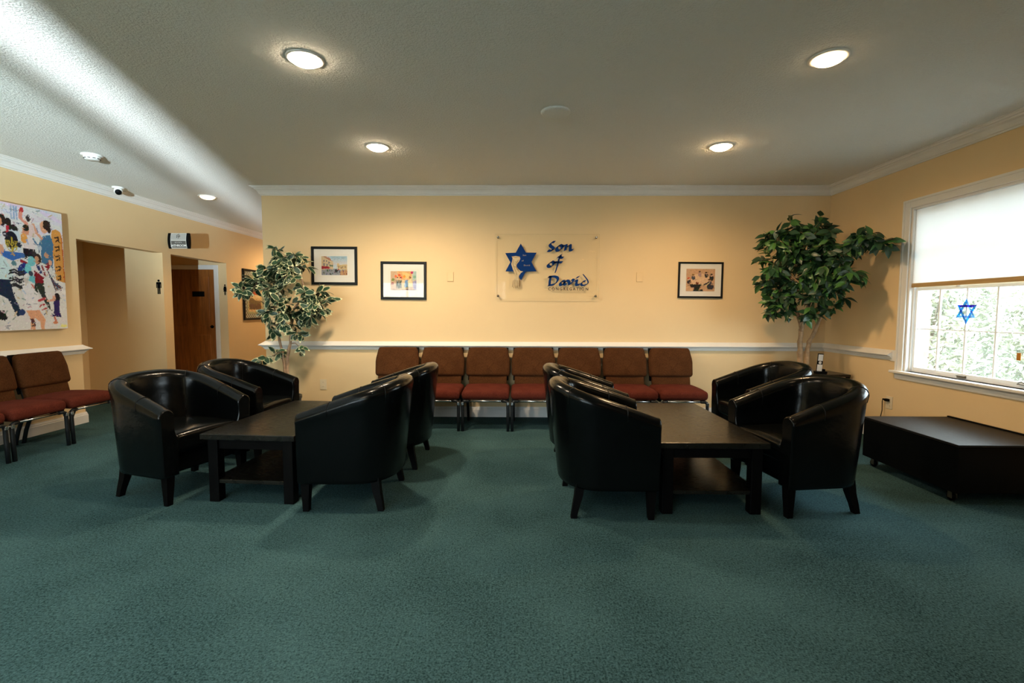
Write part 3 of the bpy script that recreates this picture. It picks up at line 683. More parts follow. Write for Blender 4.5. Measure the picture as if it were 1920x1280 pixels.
# ------------------------------------------------------------------ indoor trees
def tree(name, label, loc, trunks, clumps, leaf_len, leafm, barkm, nleaf, potr, poth, seed, twig_col):
    t = thing(name, label, 'potted tree', loc)
    O = Vector(loc); rg = random.Random(seed)
    b = MB(); b.lathe([(0, 0), (potr * .78, 0), (potr * .82, .02), (potr, poth - .03), (potr * 1.04, poth - .03), (potr * 1.04, poth), (potr * .94, poth), (potr * .92, poth - .03), (0, poth - .03)], 28); b.build('planter', M['pot'], t)
    b = MB(); b.lathe([(potr * .90, poth - .032), (potr * .6, poth - .018), (0, poth - .012)], 20); b.build('soil', M['soil'], t)
    alltips = []
    for pts, r0 in trunks:
        P = [Vector(p) - O for p in pts]; sm = []
        for i in range(len(P) - 1):
            a = P[max(i - 1, 0)]; bb = P[i]; c = P[i + 1]; d = P[min(i + 2, len(P) - 1)]
            for k in range(6):
                s = k / 6; sm.append(.5 * ((2 * bb) + (c - a) * s + (2 * a - 5 * bb + 4 * c - d) * s * s + (3 * bb - a - 3 * c + d) * s ** 3))
        sm.append(P[-1]); n = len(sm)
        sm = [q + Vector((rg.uniform(-1, 1), rg.uniform(-1, 1), 0)) * .004 for q in sm]
        b = MB(); b.tube(sm, [r0 * (1 - .72 * i / (n - 1)) * (1 + .10 * math.sin(i * 2.1)) for i in range(n)], 9); b.build('trunk', barkm, t)
        alltips += sm[n // 3:]
    leaves = []; tw = MB()
    tot = sum(c[3] ** 2 for c in clumps)
    for (cx, cy, cz, r) in clumps:
        c = Vector((cx, cy, cz)) - O; near = min(alltips, key=lambda q: (q - c).length)
        mid = (near + c) / 2 + Vector((0, 0, .03)); tw.tube([near, mid, c], [.006, .0045, .003], 5)
        k = max(5, int(nleaf * r * r / tot)); nt_ = max(2, k // 8); tips = []
        for i in range(nt_):
            dv = Vector((rg.gauss(0, 1), rg.gauss(0, 1), rg.gauss(0, .8))).normalized()
            e = c + dv * r * rg.uniform(.6, 1.0); m_ = (c + e) / 2 + Vector((0, 0, .02)); tw.tube([c, m_, e], [.0028, .002, .0012], 4); tips.append((c, m_, e))
        for i in range(k):
            a, m_, e = tips[i % nt_]; s = rg.uniform(.25, 1.0); p = a.lerp(m_, s * 2) if s < .5 else m_.lerp(e, s * 2 - 1)
            out = (p - c); dv = out.normalized() * .6 + Vector((rg.gauss(0, .6), rg.gauss(0, .6), rg.gauss(-.45, .4)))
            if (O + p + dv.normalized() * .1).y > D - .03 or (O + p + dv.normalized() * .1).x > XR - .03: dv = Vector((-abs(dv.x), -abs(dv.y), dv.z))
            if (O + p).y > D - .02 or (O + p).x > XR - .02: continue
            d_ = dv.normalized(); s_ = d_.cross(Vector((0, 0, 1)))
            s_ = s_.normalized() if s_.length > .05 else Vector((1, 0, 0)); u_ = s_.cross(d_); o_ = out.normalized() + Vector((-.12 * O.x, -.5, .55))
            leaves.append((p, dv, math.atan2(-s_.dot(o_), u_.dot(o_)) + rg.gauss(0, .55), rg.uniform(.72, 1.12)))
    tw.build('twigs', barkm, t, kind='stuff')
    cam = Vector((0, 0, 1.2))
    leaves.sort(key=lambda L: ((L[0] + O) - cam).length)
    me = [leafmesh('leaf', leaf_len, leaf_len * w_, leafm[i % len(leafm)][0], leafm[i % len(leafm)][1], fd, dr) for i, (w_, fd, dr) in enumerate(((.50, .25, .15), (.46, .4, .25), (.54, .12, .05), (.48, .3, .3)))]
    rest = MB()
    nearest = leaves[:len(leaves)]
    step = max(1, len(leaves) / 300.0); pick = set(int(i * step) for i in range(300)) if len(leaves) > 300 else set(range(len(leaves)))
    pick = set(range(300))
    for i, (p, dv, ro, s) in enumerate(leaves):
        m4 = leafmatrix(p, dv, ro, s); mm = me[rg.randrange(4)] if rg.random() > .12 else me[1]
        if i in pick:
            o = bpy.data.objects.new('leaf', mm); COL.objects.link(o); o.parent = t; o.matrix_local = m4
        else:
            base_i = len(rest.v)
            for v in mm.vertices: rest.v.append(tuple(m4 @ v.co))
            off = 0 if mm.materials[0] == leafm[0][0][0] else (2 if len(leafm) > 1 and mm.materials[0] == leafm[1][0][0] else 0)
            for pl in mm.polygons: rest.f.append([q + base_i for q in pl.vertices]); rest.mi.append(pl.material_index + off); rest.sm.append(True)
    if rest.f:
        mats = []
        for lm in leafm[:2]: mats += (list(lm[0]) + [lm[0][0]])[:2]
        me2 = bpy.data.meshes.new('inner_leaves'); me2.from_pydata(rest.v, [], rest.f)
        for q in mats: me2.materials.append(q)
        me2.polygons.foreach_set('material_index', rest.mi); me2.polygons.foreach_set('use_smooth', rest.sm); me2.update()
        o = child('inner_leaves', me2, t); o['kind'] = 'stuff'
    return t
# pixel-free clump positions in metres (measured once): x, y, z, radius
LT = [(-2.36, 4.88, 1.74, .20), (-2.27, 4.92, 1.66, .19), (-2.53, 4.86, 1.58, .17), (-2.36, 4.84, 1.56, .20), (-2.64, 4.80, 1.45, .15), (-2.72, 4.74, 1.34, .10), (-2.46, 4.82, 1.40, .18), (-2.12, 4.90, 1.36, .18), (-2.03, 4.90, 1.27, .16), (-2.08, 4.84, 1.15, .14), (-2.36, 4.82, 1.22, .17), (-2.56, 4.84, 1.15, .11), (-2.34, 4.86, 1.06, .13), (-2.26, 4.92, 1.17, .13), (-2.54, 4.86, 1.02, .09), (-2.24, 4.88, .95, .08), (-2.60, 4.84, .70, .09), (-2.25, 4.90, .80, .06), (-2.51, 4.86, .72, .07), (-2.46, 4.90, 1.80, .07)]
tree('variegated_ficus', 'slim potted ficus with cream-edged variegated leaves at the left end of the wall', (-2.43, 4.93, 0),
     [([(-2.45, 4.93, .22), (-2.43, 4.92, .60), (-2.46, 4.90, .85), (-2.49, 4.90, 1.1), (-2.54, 4.88, 1.4)], .020), ([(-2.41, 4.93, .22), (-2.405, 4.92, .60), (-2.36, 4.92, .90), (-2.32, 4.92, 1.2), (-2.20, 4.92, 1.36), (-2.28, 4.92, 1.7)], .020), ([(-2.49, 4.90, 1.05), (-2.42, 4.88, 1.35), (-2.38, 4.88, 1.7)], .011)],
     LT, .120, [((M['vleaf'], M['vrim']), True)], M['bark2'], 800, .15, .30, 5, None)
RT = [(2.72, 4.80, 1.99, .16), (2.95, 4.80, 1.98, .18), (2.60, 4.78, 1.86, .19), (2.80, 4.76, 1.78, .25), (3.02, 4.62, 1.80, .22), (3.12, 4.42, 1.84, .17), (3.13, 4.34, 1.86, .14), (3.18, 4.27, 1.79, .10), (3.02, 4.50, 1.66, .20), (2.93, 4.66, 1.54, .24), (2.73, 4.74, 1.52, .24), (2.56, 4.80, 1.66, .19), (3.04, 4.52, 1.44, .15), (2.74, 4.78, 1.34, .17), (2.92, 4.70, 1.34, .16), (2.62, 4.80, 1.40, .14), (2.86, 4.72, 1.16, .11), (2.66, 4.80, 1.22, .12), (2.54, 4.84, 1.50, .13), (2.84, 4.70, 1.92, .18), (2.52, 4.84, 1.93, .10), (2.72, 4.84, 2.10, .06), (3.06, 4.66, 1.24, .08), (2.55, 4.82, 1.20, .08), (3.06, 4.46, 1.54, .18), (3.00, 4.56, 1.36, .15), (2.60, 4.82, 1.30, .14), (2.88, 4.66, 1.70, .22)]
tree('potted_ficus', 'large bushy green ficus in the corner beside the window', (2.95, 4.93, 0),
     [([(2.93, 4.93, .24), (2.93, 4.93, .62), (2.92, 4.92, .85), (2.90, 4.90, 1.08), (2.74, 4.86, 1.45), (2.66, 4.82, 1.85)], .034), ([(2.985, 4.92, .24), (2.99, 4.91, .62), (3.00, 4.91, .85), (3.06, 4.86, 1.08), (3.06, 4.68, 1.45), (3.14, 4.40, 1.80)], .030), ([(2.91, 4.90, 1.0), (2.95, 4.86, 1.3), (2.86, 4.80, 1.6), (2.90, 4.78, 1.9)], .022)],
     RT, .112, [((M['leaf'],), False), ((M['leaf2'],), False), ((M['leaf'],), False), ((M['leaf'],), False)], M['bark'], 1950, .125, .32, 11, None)

# ------------------------------------------------------------------ corner table with a card stand
ct = thing('side_table', 'small black table in the corner behind the armchairs', 'side table', (3.235, 4.985, 0))
b = MB(); b.bbox(-.145, .15, -.17, .17, .535, .56, .004); b.build('table_top', M['tabletop'], ct)
for sx in (-1, 1):
    for sy in (-1, 1):
        b = MB(); b.bbox(.005 + sx * .13 - .014, .005 + sx * .13 + .014, sy * .145 - .014, sy * .145 + .014, 0, .535, .002); b.build('leg', M['espresso'], ct)
b = MB(); b.bbox(-.13, .14, -.15, .15, .15, .165, .002); b.build('shelf', M['tabletop'], ct)
cs = thing('card_stand', 'tall narrow black and white card on a small black stand', 'card stand', (3.125, 4.92, .56))
b = MB(); b.bbox(-.055, .065, -.04, .04, 0, .022, .006); b.bbox(.03, .055, -.02, .02, .022, .045, .004); b.build('base', M['black'], cs)
Mc = Matrix.Translation((0, 0, .02)) @ Matrix.Rotation(math.radians(4), 4, 'Y')
b = MB(); b.bbox(-.028, .028, -.005, .005, 0, .185, .002, 0, Mc); cb = b.build('card', M['black'], cs)
b = MB(); b.box(-.026, .026, -.0062, -.0050, .004, .072, 0, Mc); b.build('lower_panel', M['white'], cb)
b = MB(); b.box(-.024, .024, -.0062, -.0050, .110, .176, 0, Mc); b.build('upper_panel', M['white'], cb)
b = MB(); b.prism([(.015 * math.cos(i * PI / 10), .091 + .015 * math.sin(i * PI / 10)) for i in range(20)], .0050, .0064, Mc @ Matrix(((1, 0, 0, 0), (0, 0, -1, 0), (0, 1, 0, 0), (0, 0, 0, 1)))); b.build('round_mark', M['white'], cb)

# ------------------------------------------------------------------ outlets, plates, plug
def outlet(name, label, M4, col):
    t = thing(name, label, 'outlet'); t.matrix_world = M4
    b = MB(); b.bbox(-.037, .037, -.058, .058, 0, .006, .002); pl = b.build('cover_plate', M[col], t)
    for s in (-1, 1):
        r = MB(); r.bbox(-.017, .017, s * .024 - .014, s * .024 + .014, .006, .009, .001); rr = r.build('receptacle', M[col], t)
        for dx in (-.006, .006): MB().box(dx - .001, dx + .001, s * .024 - .002, s * .024 + .006, .0088, .0092).build('slot', M['black'], rr)
    return t
MB_ = Matrix(((1, 0, 0, 0), (0, 0, -1, D), (0, 1, 0, 0), (0, 0, 0, 1)))   # back wall frame: local x->X, y->Z, z->-Y
MR_ = Matrix(((0, 0, -1, XR), (-1, 0, 0, 0), (0, 1, 0, 0), (0, 0, 0, 1)))  # right wall: local x->-Y, y->Z, z->-X
ML_ = Matrix(((0, 0, 1, XL), (1, 0, 0, 0), (0, 1, 0, 0), (0, 0, 0, 1)))    # left wall: local x->Y, y->Z, z->X
outlet('wall_outlet', 'almond wall outlet on the cream wall behind the left table', MB_ @ Matrix.Translation((-2.186, .36, 0)), 'plate')
outlet('wall_outlet', 'almond wall outlet with a black plug below the window corner', MR_ @ Matrix.Translation((-4.347, .367, 0)), 'plate')
pg = thing('power_plug', 'black plug and thin cord in the outlet on the right wall', 'plug'); pg.matrix_world = MR_ @ Matrix.Translation((-4.347, .391, .0095))
b = MB(); b.bbox(-.022, .014, -.012, .012, 0, .028, .004); b.bbox(-.050, -.022, -.007, .007, .008, .022, .003); b.build('plug_body', M['black'], pg)
b = MB(); b.tube([(-.05, 0, .015), (-.055, -.02, .015), (-.045, -.10, .02), (-.065, -.18, .018), (-.06, -.30, .02), (-.05, -.385, .02)], .0035, 6); b.build('cord', M['black'], pg)
for x, l in ((-.742, 'left'), (1.353, 'right')):
    b = MB(); b.bbox(-.034, .034, -.052, .052, 0, .009, .002)
    o = b.build('blank_plate', M['wall'], None, label='painted-over blank switch plate on the cream wall, %s of the acrylic sign' % l, cat='wall plate'); o.matrix_world = MB_ @ Matrix.Translation((x, 1.573, 0))

# ------------------------------------------------------------------ pictures
class Ink:
    def __init__(s, w, h, col): s.a = np.zeros((h, w, 3)); s.a[:] = col; s.w = w; s.h = h; s.Y, s.X = np.mgrid[0:h, 0:w]; s.X = (s.X + .5) / w; s.Y = 1 - (s.Y + .5) / h; s.rg = np.random.RandomState(5)
    def put(s, m, c, al=1.0): s.a[m] = s.a[m] * (1 - al) + np.array(c) * al
    def ell(s, x, y, rx, ry, c, rot=0.0, al=1.0):
        dx, dy = s.X - x, s.Y - y; ca, sa = math.cos(rot), math.sin(rot)
        s.put(((dx * ca + dy * sa) / rx) ** 2 + ((-dx * sa + dy * ca) / ry) ** 2 < 1, c, al)
    def poly(s, P, c, al=1.0):
        m = np.zeros(s.X.shape, bool); n = len(P)
        for i in range(n):
            (x0, y0), (x1, y1) = P[i], P[(i + 1) % n]
            if y0 == y1: continue
            cnd = ((y0 > s.Y) != (y1 > s.Y)) & (s.X < (x1 - x0) * (s.Y - y0) / (y1 - y0) + x0); m ^= cnd
        s.put(m, c, al)
    def line(s, P, w, c, asp=1.0):
        for (x0, y0), (x1, y1) in zip(P[:-1], P[1:]):
            dx, dy = x1 - x0, (y1 - y0) * asp; L2 = dx * dx + dy * dy + 1e-12
            t = np.clip(((s.X - x0) * dx + (s.Y - y0) * asp * dy) / L2, 0, 1)
            s.put((s.X - x0 - t * dx) ** 2 + ((s.Y - y0) * asp - t * dy) ** 2 < w * w, c)
    def brush(s, n, r, amt):
        for i in range(n):
            x, y = s.rg.rand(2); c = s.a[min(s.h - 1, int((1 - y) * s.h)), min(s.w - 1, int(x * s.w))]
            x2, y2 = x + s.rg.randn() * r * .9, y + s.rg.randn() * r * .9; rr = r * (.4 + s.rg.rand()); a0 = s.rg.rand() * 3.1
            i0, i1 = max(0, int((1 - y2 - rr) * s.h)), min(s.h, int((1 - y2 + rr) * s.h) + 1); j0, j1 = max(0, int((x2 - rr) * s.w)), min(s.w, int((x2 + rr) * s.w) + 1)
            if i1 <= i0 or j1 <= j0: continue
            dx, dy = s.X[i0:i1, j0:j1] - x2, s.Y[i0:i1, j0:j1] - y2; ca, sa = math.cos(a0), math.sin(a0)
            m = ((dx * ca + dy * sa) / rr) ** 2 + ((-dx * sa + dy * ca) / (rr * .4)) ** 2 < 1
            s.a[i0:i1, j0:j1][m] = np.clip(c * (1 + amt * s.rg.randn()) + .02 * s.rg.randn(3), 0, 1)
    def grain(s, k): s.a = np.clip(s.a * (1 + k * (s.rg.rand(s.h, s.w, 1) - .5)) , 0, 1)
    def mesh(s, name, W_, H_, z=0.0):
        h, w = s.h, s.w; xs = np.linspace(-W_ / 2, W_ / 2, w); ys = np.linspace(H_ / 2, -H_ / 2, h)
        v = np.zeros((h, w, 3)); v[..., 0] = xs[None]; v[..., 1] = ys[:, None]; v[..., 2] = z
        idx = np.arange(h * w).reshape(h, w); f = np.stack([idx[1:, :-1], idx[1:, 1:], idx[:-1, 1:], idx[:-1, :-1]], -1).reshape(-1, 4)
        me = bpy.data.meshes.new(name); me.from_pydata(v.reshape(-1, 3).tolist(), [], f.tolist())
        at = me.color_attributes.new('ink', 'FLOAT_COLOR', 'POINT'); c = np.ones((h * w, 4)); c[:, :3] = s.a.reshape(-1, 3); at.data.foreach_set('color', c.ravel().astype(np.float32))
        me.materials.append(M['print']); me.update(); return me
def lin(r, g, b_): return tuple(((c / 255) / 12.92 if c < 10 else ((c / 255 + .055) / 1.055) ** 2.4) for c in (r, g, b_))
def framed(label, M4, W_, H_, fw_, ink, pw, ph, mat_col='mat', step=True, fdepth=.022, tilt=0.0):
    t = thing('framed_picture', label, 'picture'); t.matrix_world = M4 @ Matrix.Rotation(tilt, 4, 'Z')
    b = MB(); a, c = W_ / 2, H_ / 2; ai, ci = a - fw_, c - fw_
    prof = [(0, 0), (0, fdepth - .003), (.003, fdepth), (fw_ - .006, fdepth), (fw_, fdepth - .006), (fw_, 0)]
    P = [(-a, -c), (a, -c), (a, c), (-a, c)]; inn = [(1, 1), (-1, 1), (-1, -1), (1, -1)]
    m = len(prof); vs = [(P[i][0] + inn[i][0] * n, P[i][1] + inn[i][1] * n, z) for i in range(4) for n, z in prof]
    b.add(vs, [(i * m + j, ((i + 1) % 4) * m + j, ((i + 1) % 4) * m + (j + 1) % m, i * m + (j + 1) % m) for i in range(4) for j in range(m)])
    b.build('frame', M['frame'], t)
    b = MB(); b.box(-ai - .002, ai + .002, -ci - .002, ci + .002, .004, .010); mt = b.build('mat_board', M[mat_col] if isinstance(mat_col, str) else mat_col, t)
    if step:
        s_ = MB(); e = .012
        for x0, x1, y0, y1 in ((-pw / 2 - .02, pw / 2 + .02, ph / 2 + .018, ph / 2 + .020), (-pw / 2 - .02, pw / 2 + .02, -ph / 2 - .020, -ph / 2 - .018), (-pw / 2 - .02, -pw / 2 - .018, -ph / 2 - .018, ph / 2 + .018), (pw / 2 + .018, pw / 2 + .02, -ph / 2 - .018, ph / 2 + .018)): s_.box(x0, x1, y0, y1, .0100, .0108)
        s_.build('mat_line', M['plate'], mt)
    child('print', ink.mesh('print', pw, ph, .0112), t)
    MB().box(-ai - .001, ai + .001, -ci - .001, ci + .001, .0140, .0155).build('glass_pane', M['picglass'], t)
    return t
# street scene print
k = Ink(76, 56, lin(190, 205, 215))
for i in range(60): k.put((k.Y > .55 + .45 * i / 60) & (k.X > .35), lin(150 + 60 * (1 - i / 60), 185 + 20 * (1 - i / 60), 205))
k.poly([(0, 1), (.22, 1), (.46, .70), (.46, .30), (0, .18)], lin(205, 185, 150)); k.poly([(.05, 1), (.28, .95), (.44, .72), (.30, .78)], lin(170, 120, 100))
for x, y in ((.08, .8), (.18, .8), (.28, .72), (.08, .62), (.2, .6), (.32, .56), (.4, .55)): k.poly([(x, y), (x + .05, y), (x + .05, y - .11), (x, y - .11)], lin(120, 120, 125))
k.poly([(0, .48), (.30, .46), (.30, .36), (0, .32)], lin(150, 40, 50)); k.poly([(.30, .56), (.44, .48), (.44, .42)], lin(90, 130, 100))
k.poly([(.6, .62), (.68, .62), (.68, .55), (1, .58), (1, .28), (.6, .28)], lin(205, 180, 135))
for i in range(5): k.poly([(.64 + .07 * i, .5), (.67 + .07 * i, .5), (.67 + .07 * i, .38), (.64 + .07 * i, .38)], lin(120, 95, 70))
k.poly([(0, .28), (.5, .34), (1, .28), (1, 0), (0, 0)], lin(140, 145, 155)); k.poly([(.75, .25), (1, .3), (1, 0), (.7, 0)], lin(185, 140, 100))
for i in range(26): k.ell(k.rg.rand(), .04 + .24 * k.rg.rand(), .012, .05, lin(*(k.rg.randint(20, 120, 3))))
k.ell(.57, .24, .06, .09, lin(40, 45, 50)); k.ell(.65, .30, .05, .04, lin(170, 50, 55)); k.brush(700, .022, .14); k.grain(.12)
framed('black framed street scene print, highest on the left by the variegated ficus', MB_ @ Matrix.Translation((-2.030, 1.690, 0)), .508, .420, .028, k, .287, .208, tilt=-.006)
# wedding party print
k = Ink(76, 56, lin(215, 190, 150))
k.poly([(0, 1), (.25, 1), (.22, .0), (0, 0)], lin(200, 170, 140)); k.poly([(.25, 1), (.85, 1), (.75, .55), (.3, .55)], lin(215, 165, 110))
k.poly([(.45, .95), (.75, .85), (.68, .62), (.5, .6)], lin(225, 195, 130)); k.poly([(.84, 1), (1, 1), (1, .55), (.84, .5)], lin(165, 190, 185)); k.poly([(.86, .5), (1, .5), (1, 0), (.86, .1)], lin(150, 150, 185))
for x, y, c in ((.20, .72, (225, 110, 60)), (.34, .78, (210, 90, 50)), (.40, .66, (230, 80, 70)), (.53, .72, (235, 150, 60)), (.1, .55, (120, 140, 80)), (.08, .35, (150, 60, 50)), (.92, .7, (120, 170, 140)), (.82, .92, (180, 40, 100))): k.ell(x, y, .05, .07, lin(*c))
for x in (.27, .38): k.poly([(x - .05, .52), (x + .05, .52), (x + .045, .3), (x + .05, .08), (x + .01, .08), (x, .3), (x - .02, .08), (x - .05, .08)], lin(65, 75, 60)); k.ell(x, .60, .03, .05, lin(225, 190, 165)); k.ell(x, .65, .035, .025, lin(50, 45, 40)); k.poly([(x - .012, .52), (x + .012, .52), (x, .42)], lin(235, 230, 220))
k.poly([(.55, .5), (.62, .55), (.66, .5), (.68, .15), (.54, .15)], lin(110, 150, 190)); k.ell(.60, .6, .03, .05, lin(220, 180, 150)); k.poly([(.66, .5), (.78, .6), (.84, .2), (.68, .2)], lin(225, 210, 160)); k.ell(.75, .66, .03, .05, lin(120, 70, 50))
for i in range(14): k.ell(.55 + .35 * k.rg.rand(), .04 + .14 * k.rg.rand(), .025, .03, lin(*k.rg.randint(30, 130, 3)))
k.poly([(0, .04), (1, .03), (1, 0), (0, 0)], lin(120, 80, 60)); k.brush(700, .022, .14); k.grain(.12)
framed('black framed colourful couples print, lower of the two left of the sign', MB_ @ Matrix.Translation((-1.262, 1.527, 0)), .508, .420, .028, k, .287, .208, tilt=-.007)
# ring of dancers print
k = Ink(80, 64, lin(200, 160, 125)); k.ell(.5, .5, .32, .28, lin(220, 185, 150))
for x, y, r, hc, bc in ((.10, .52, .9, (200, 60, 25), (40, 42, 55)), (.25, .68, .8, (130, 100, 50), (70, 70, 85)), (.47, .82, .8, (90, 70, 55), (170, 140, 140)), (.70, .78, .8, (50, 35, 35), (30, 30, 38)), (.88, .68, 1, (30, 28, 30), (40, 40, 48)), (.82, .45, 1.1, (90, 50, 30), (55, 58, 72)), (.40, .30, 1.1, (110, 60, 30), (28, 40, 32))):
    k.ell(x, y - .10 * r, .075 * r, .12 * r, lin(*bc)); k.ell(x, y + .03 * r, .04 * r, .06 * r, lin(220, 180, 160)); k.ell(x - .01, y + .06 * r, .05 * r, .045 * r, lin(*hc))
k.poly([(.1, .32), (.56, .32), (.56, .24), (.2, .16)], lin(35, 40, 38)); k.poly([(.25, .0), (.60, .0), (.58, .10), (.40, .08), (.36, .26), (.30, .24)], lin(28, 34, 34)); k.ell(.84, .22, .12, .13, lin(50, 54, 68)); k.line([(.64, .30), (.82, .42)], .03, lin(38, 40, 48)); k.line([(.70, .25), (.80, .38)], .02, lin(215, 195, 150)); k.brush(700, .022, .14); k.grain(.12)
framed('black framed print of seated figures in a ring, right of the sign', MB_ @ Matrix.Translation((2.022, 1.540, 0)), .492, .395, .020, k, .315, .245, step=False, tilt=-.006)
# hallway picture with checked border
ck, nt, bs = nodes('checked_border_mat'); L = nt.links.new
tc = N(nt, 'ShaderNodeTexCoord'); cx = N(nt, 'ShaderNodeTexChecker', Scale=34.0); cx.inputs[1].default_value = (.55, .62, .56, 1); cx.inputs[2].default_value = (.05, .09, .10, 1)
L(tc.outputs['Object'], cx.inputs['Vector']); L(cx.outputs['Color'], bs.inputs['Base Color'])
k = Ink(70, 90, lin(220, 190, 140))
k.put((k.X < .09) | (k.X > .91) | (k.Y < .07) | (k.Y > .93), lin(165, 175, 140)); k.put((k.X < .02) | (k.X > .98) | (k.Y < .015) | (k.Y > .985), lin(40, 40, 35))
k.ell(.5, .74, .34, .17, lin(205, 130, 50)); k.ell(.40, .70, .16, .12, lin(60, 45, 30)); k.ell(.62, .70, .12, .14, lin(110, 60, 25)); k.poly([(.15, .58), (.85, .58), (.85, .5), (.15, .5)], lin(200, 70, 40)); k.poly([(.15, .50), (.85, .50), (.85, .42), (.15, .42)], lin(235, 215, 170))
k.poly([(.13, .36), (.28, .44), (.5, .36), (.87, .34), (.87, .12), (.13, .12)], lin(95, 80, 50)); k.poly([(.13, .25), (.87, .27), (.87, .12), (.13, .12)], lin(75, 45, 22)); k.brush(700, .022, .14); k.grain(.12)
framed('tall hallway picture with checked border, half hidden by the variegated ficus', ML_ @ Matrix.Translation((8.27, 1.456, 0)), .72, .86, .035, k, .50, .66, mat_col=ck, step=False, fdepth=.03)
# big canvas of dancing men
def G(x): return x
k = Ink(250, 250, lin(222, 220, 218))
# x: 0..1 over 1.14 m, the visible part is the right 0.52
V = lambda x: .475 + .525 * x           # visible fraction -> canvas u
def E(x, y, rx, ry, c, rot=0): k.ell(V(x), y, rx * .525, ry, lin(*c), rot)
def Pg(P, c): k.poly([(V(x), y) for x, y in P], lin(*c))
def Ln(P, w, c): k.line([(V(x), y) for x, y in P], w, lin(*c), 1.0)
for i in range(40): k.ell(k.rg.rand(), .8 + .2 * k.rg.rand(), .10, .02, lin(205 + 25 * k.rg.rand(), 195 + 25 * k.rg.rand(), 215 + 20 * k.rg.rand()), k.rg.rand() - .5, .6)
for i in range(30): k.ell(k.rg.rand(), .3 * k.rg.rand(), .08, .02, lin(225, 215 + 10 * k.rg.rand(), 220), k.rg.rand() - .5, .6)
# tablet of the scroll on the right
Pg([(.80, .80), (.82, .84), (.88, .855), (.95, .84), (.985, .80), (1.0, .40), (.84, .42)], (215, 150, 75)); Pg([(.965, .80), (.985, .80), (1.0, .40), (.985, .40)], (190, 95, 35))
for y in (.78, .70, .62, .53, .45): Ln([(.86, y), (.92, y + .01), (.92, y - .025)], .006, (60, 40, 25)); Ln([(.87, y - .03), (.90, y - .02)], .006, (60, 40, 25))
# man in blue jacket
Pg([(.58, .70), (.66, .78), (.78, .80), (.83, .72), (.80, .52), (.62, .56), (.62, .66), (.52, .72), (.50, .76)], (70, 115, 150)); E(.69, .855, .065, .05, (225, 165, 130)); E(.735, .875, .065, .042, (50, 35, 28)); E(.77, .84, .03, .03, (50, 35, 28)); Ln([(.64, .76), (.56, .80), (.52, .86)], .012, (220, 160, 130))
# raised arm man at top
E(.44, .895, .055, .042, (235, 225, 215)); E(.45, .905, .03, .03, (60, 50, 50)); Pg([(.40, .86), (.52, .86), (.56, .76), (.42, .76)], (225, 200, 195)); Ln([(.42, .86), (.33, .90), (.35, .96)], .014, (225, 150, 130)); E(.36, .965, .03, .02, (190, 50, 50))
for x in (.20, .24, .28): Ln([(x, .98), (x, .88)], .006, (150, 170, 200)); Ln([(x - .03, .95), (x + .03, .95)], .004, (110, 110, 130))
# man with guitar
E(.40, .80, .05, .045, (215, 150, 120)); E(.405, .825, .05, .026, (40, 30, 28)); Pg([(.34, .77), (.46, .77), (.54, .70), (.52, .65), (.34, .66)], (230, 215, 215)); Pg([(.34, .66), (.53, .66), (.52, .56), (.44, .60), (.36, .57)], (30, 30, 35)); E(.37, .74, .05, .04, (230, 160, 80))
# red cap man and others at left
E(.04, .89, .06, .02, (190, 40, 50)); E(.06, .855, .065, .045, (45, 35, 32)); E(.03, .845, .035, .035, (215, 150, 115)); Pg([(-.1, .80), (.12, .80), (.16, .66), (-.1, .64)], (225, 220, 225)); E(.15, .85, .045, .032, (40, 32, 30)); Pg([(.12, .82), (.20, .82), (.16, .74), (.10, .70)], (185, 50, 60)); E(.22, .80, .065, .035, (40, 36, 34)); Pg([(.15, .79), (.30, .79), (.32, .62), (.12, .64)], (205, 215, 225))
E(.185, .71, .09, .07, (25, 25, 40)); Pg([(.06, .62), (.30, .62), (.33, .585), (.18, .55), (.03, .58)], (55, 105, 180))
for r in (.035, .06, .085): k.line([(V(.185 + r * math.cos(a)), .705 + .06 * math.sin(a) * r / .06) for a in [PI + i * PI / 10 for i in range(11)]], .004, lin(190, 165, 60))
Ln([(.185, .73), (.185, .60)], .006, (190, 165, 60)); Pg([(.15, .595), (.22, .595), (.20, .61), (.17, .61)], (200, 150, 60))
# central dancer in red vest
E(.56, .585, .055, .045, (55, 40, 32)); E(.545, .575, .035, .035, (205, 150, 115)); Pg([(.48, .54), (.66, .54), (.70, .46), (.62, .40), (.48, .42)], (225, 220, 220)); Pg([(.49, .49), (.56, .47), (.64, .43), (.63, .39), (.48, .39)], (130, 25, 38)); Pg([(.66, .54), (.74, .57), (.76, .53), (.70, .49)], (140, 30, 40)); Pg([(.49, .53), (.30, .56), (.32, .54), (.47, .49)], (225, 225, 225)); Ln([(.31, .555), (.38, .54)], .012, (150, 40, 45)); Ln([(.55, .53), (.60, .47)], .012, (45, 55, 100)); Ln([(.62, .53), (.66, .46)], .007, (150, 60, 60))
Pg([(.50, .39), (.64, .39), (.64, .30), (.72, .20), (.72, .16), (.66, .20), (.56, .30), (.52, .35)], (45, 55, 48)); Pg([(.50, .39), (.54, .30), (.46, .33)], (45, 55, 48)); E(.76, .565, .03, .025, (225, 170, 140))
# flying striped shawl
Pg([(.70, .50), (.78, .44), (.96, .34), (.94, .30), (.84, .30), (.72, .40)], (225, 222, 222))
for i in range(6): Ln([(.715 + .012 * i, .49 - .015 * i), (.83 + .022 * i, .325 + .006 * i)], .0045, ((40, 45, 70), (120, 70, 60), (60, 80, 110))[i % 3])
E(.95, .315, .05, .022, (235, 232, 230), .4)
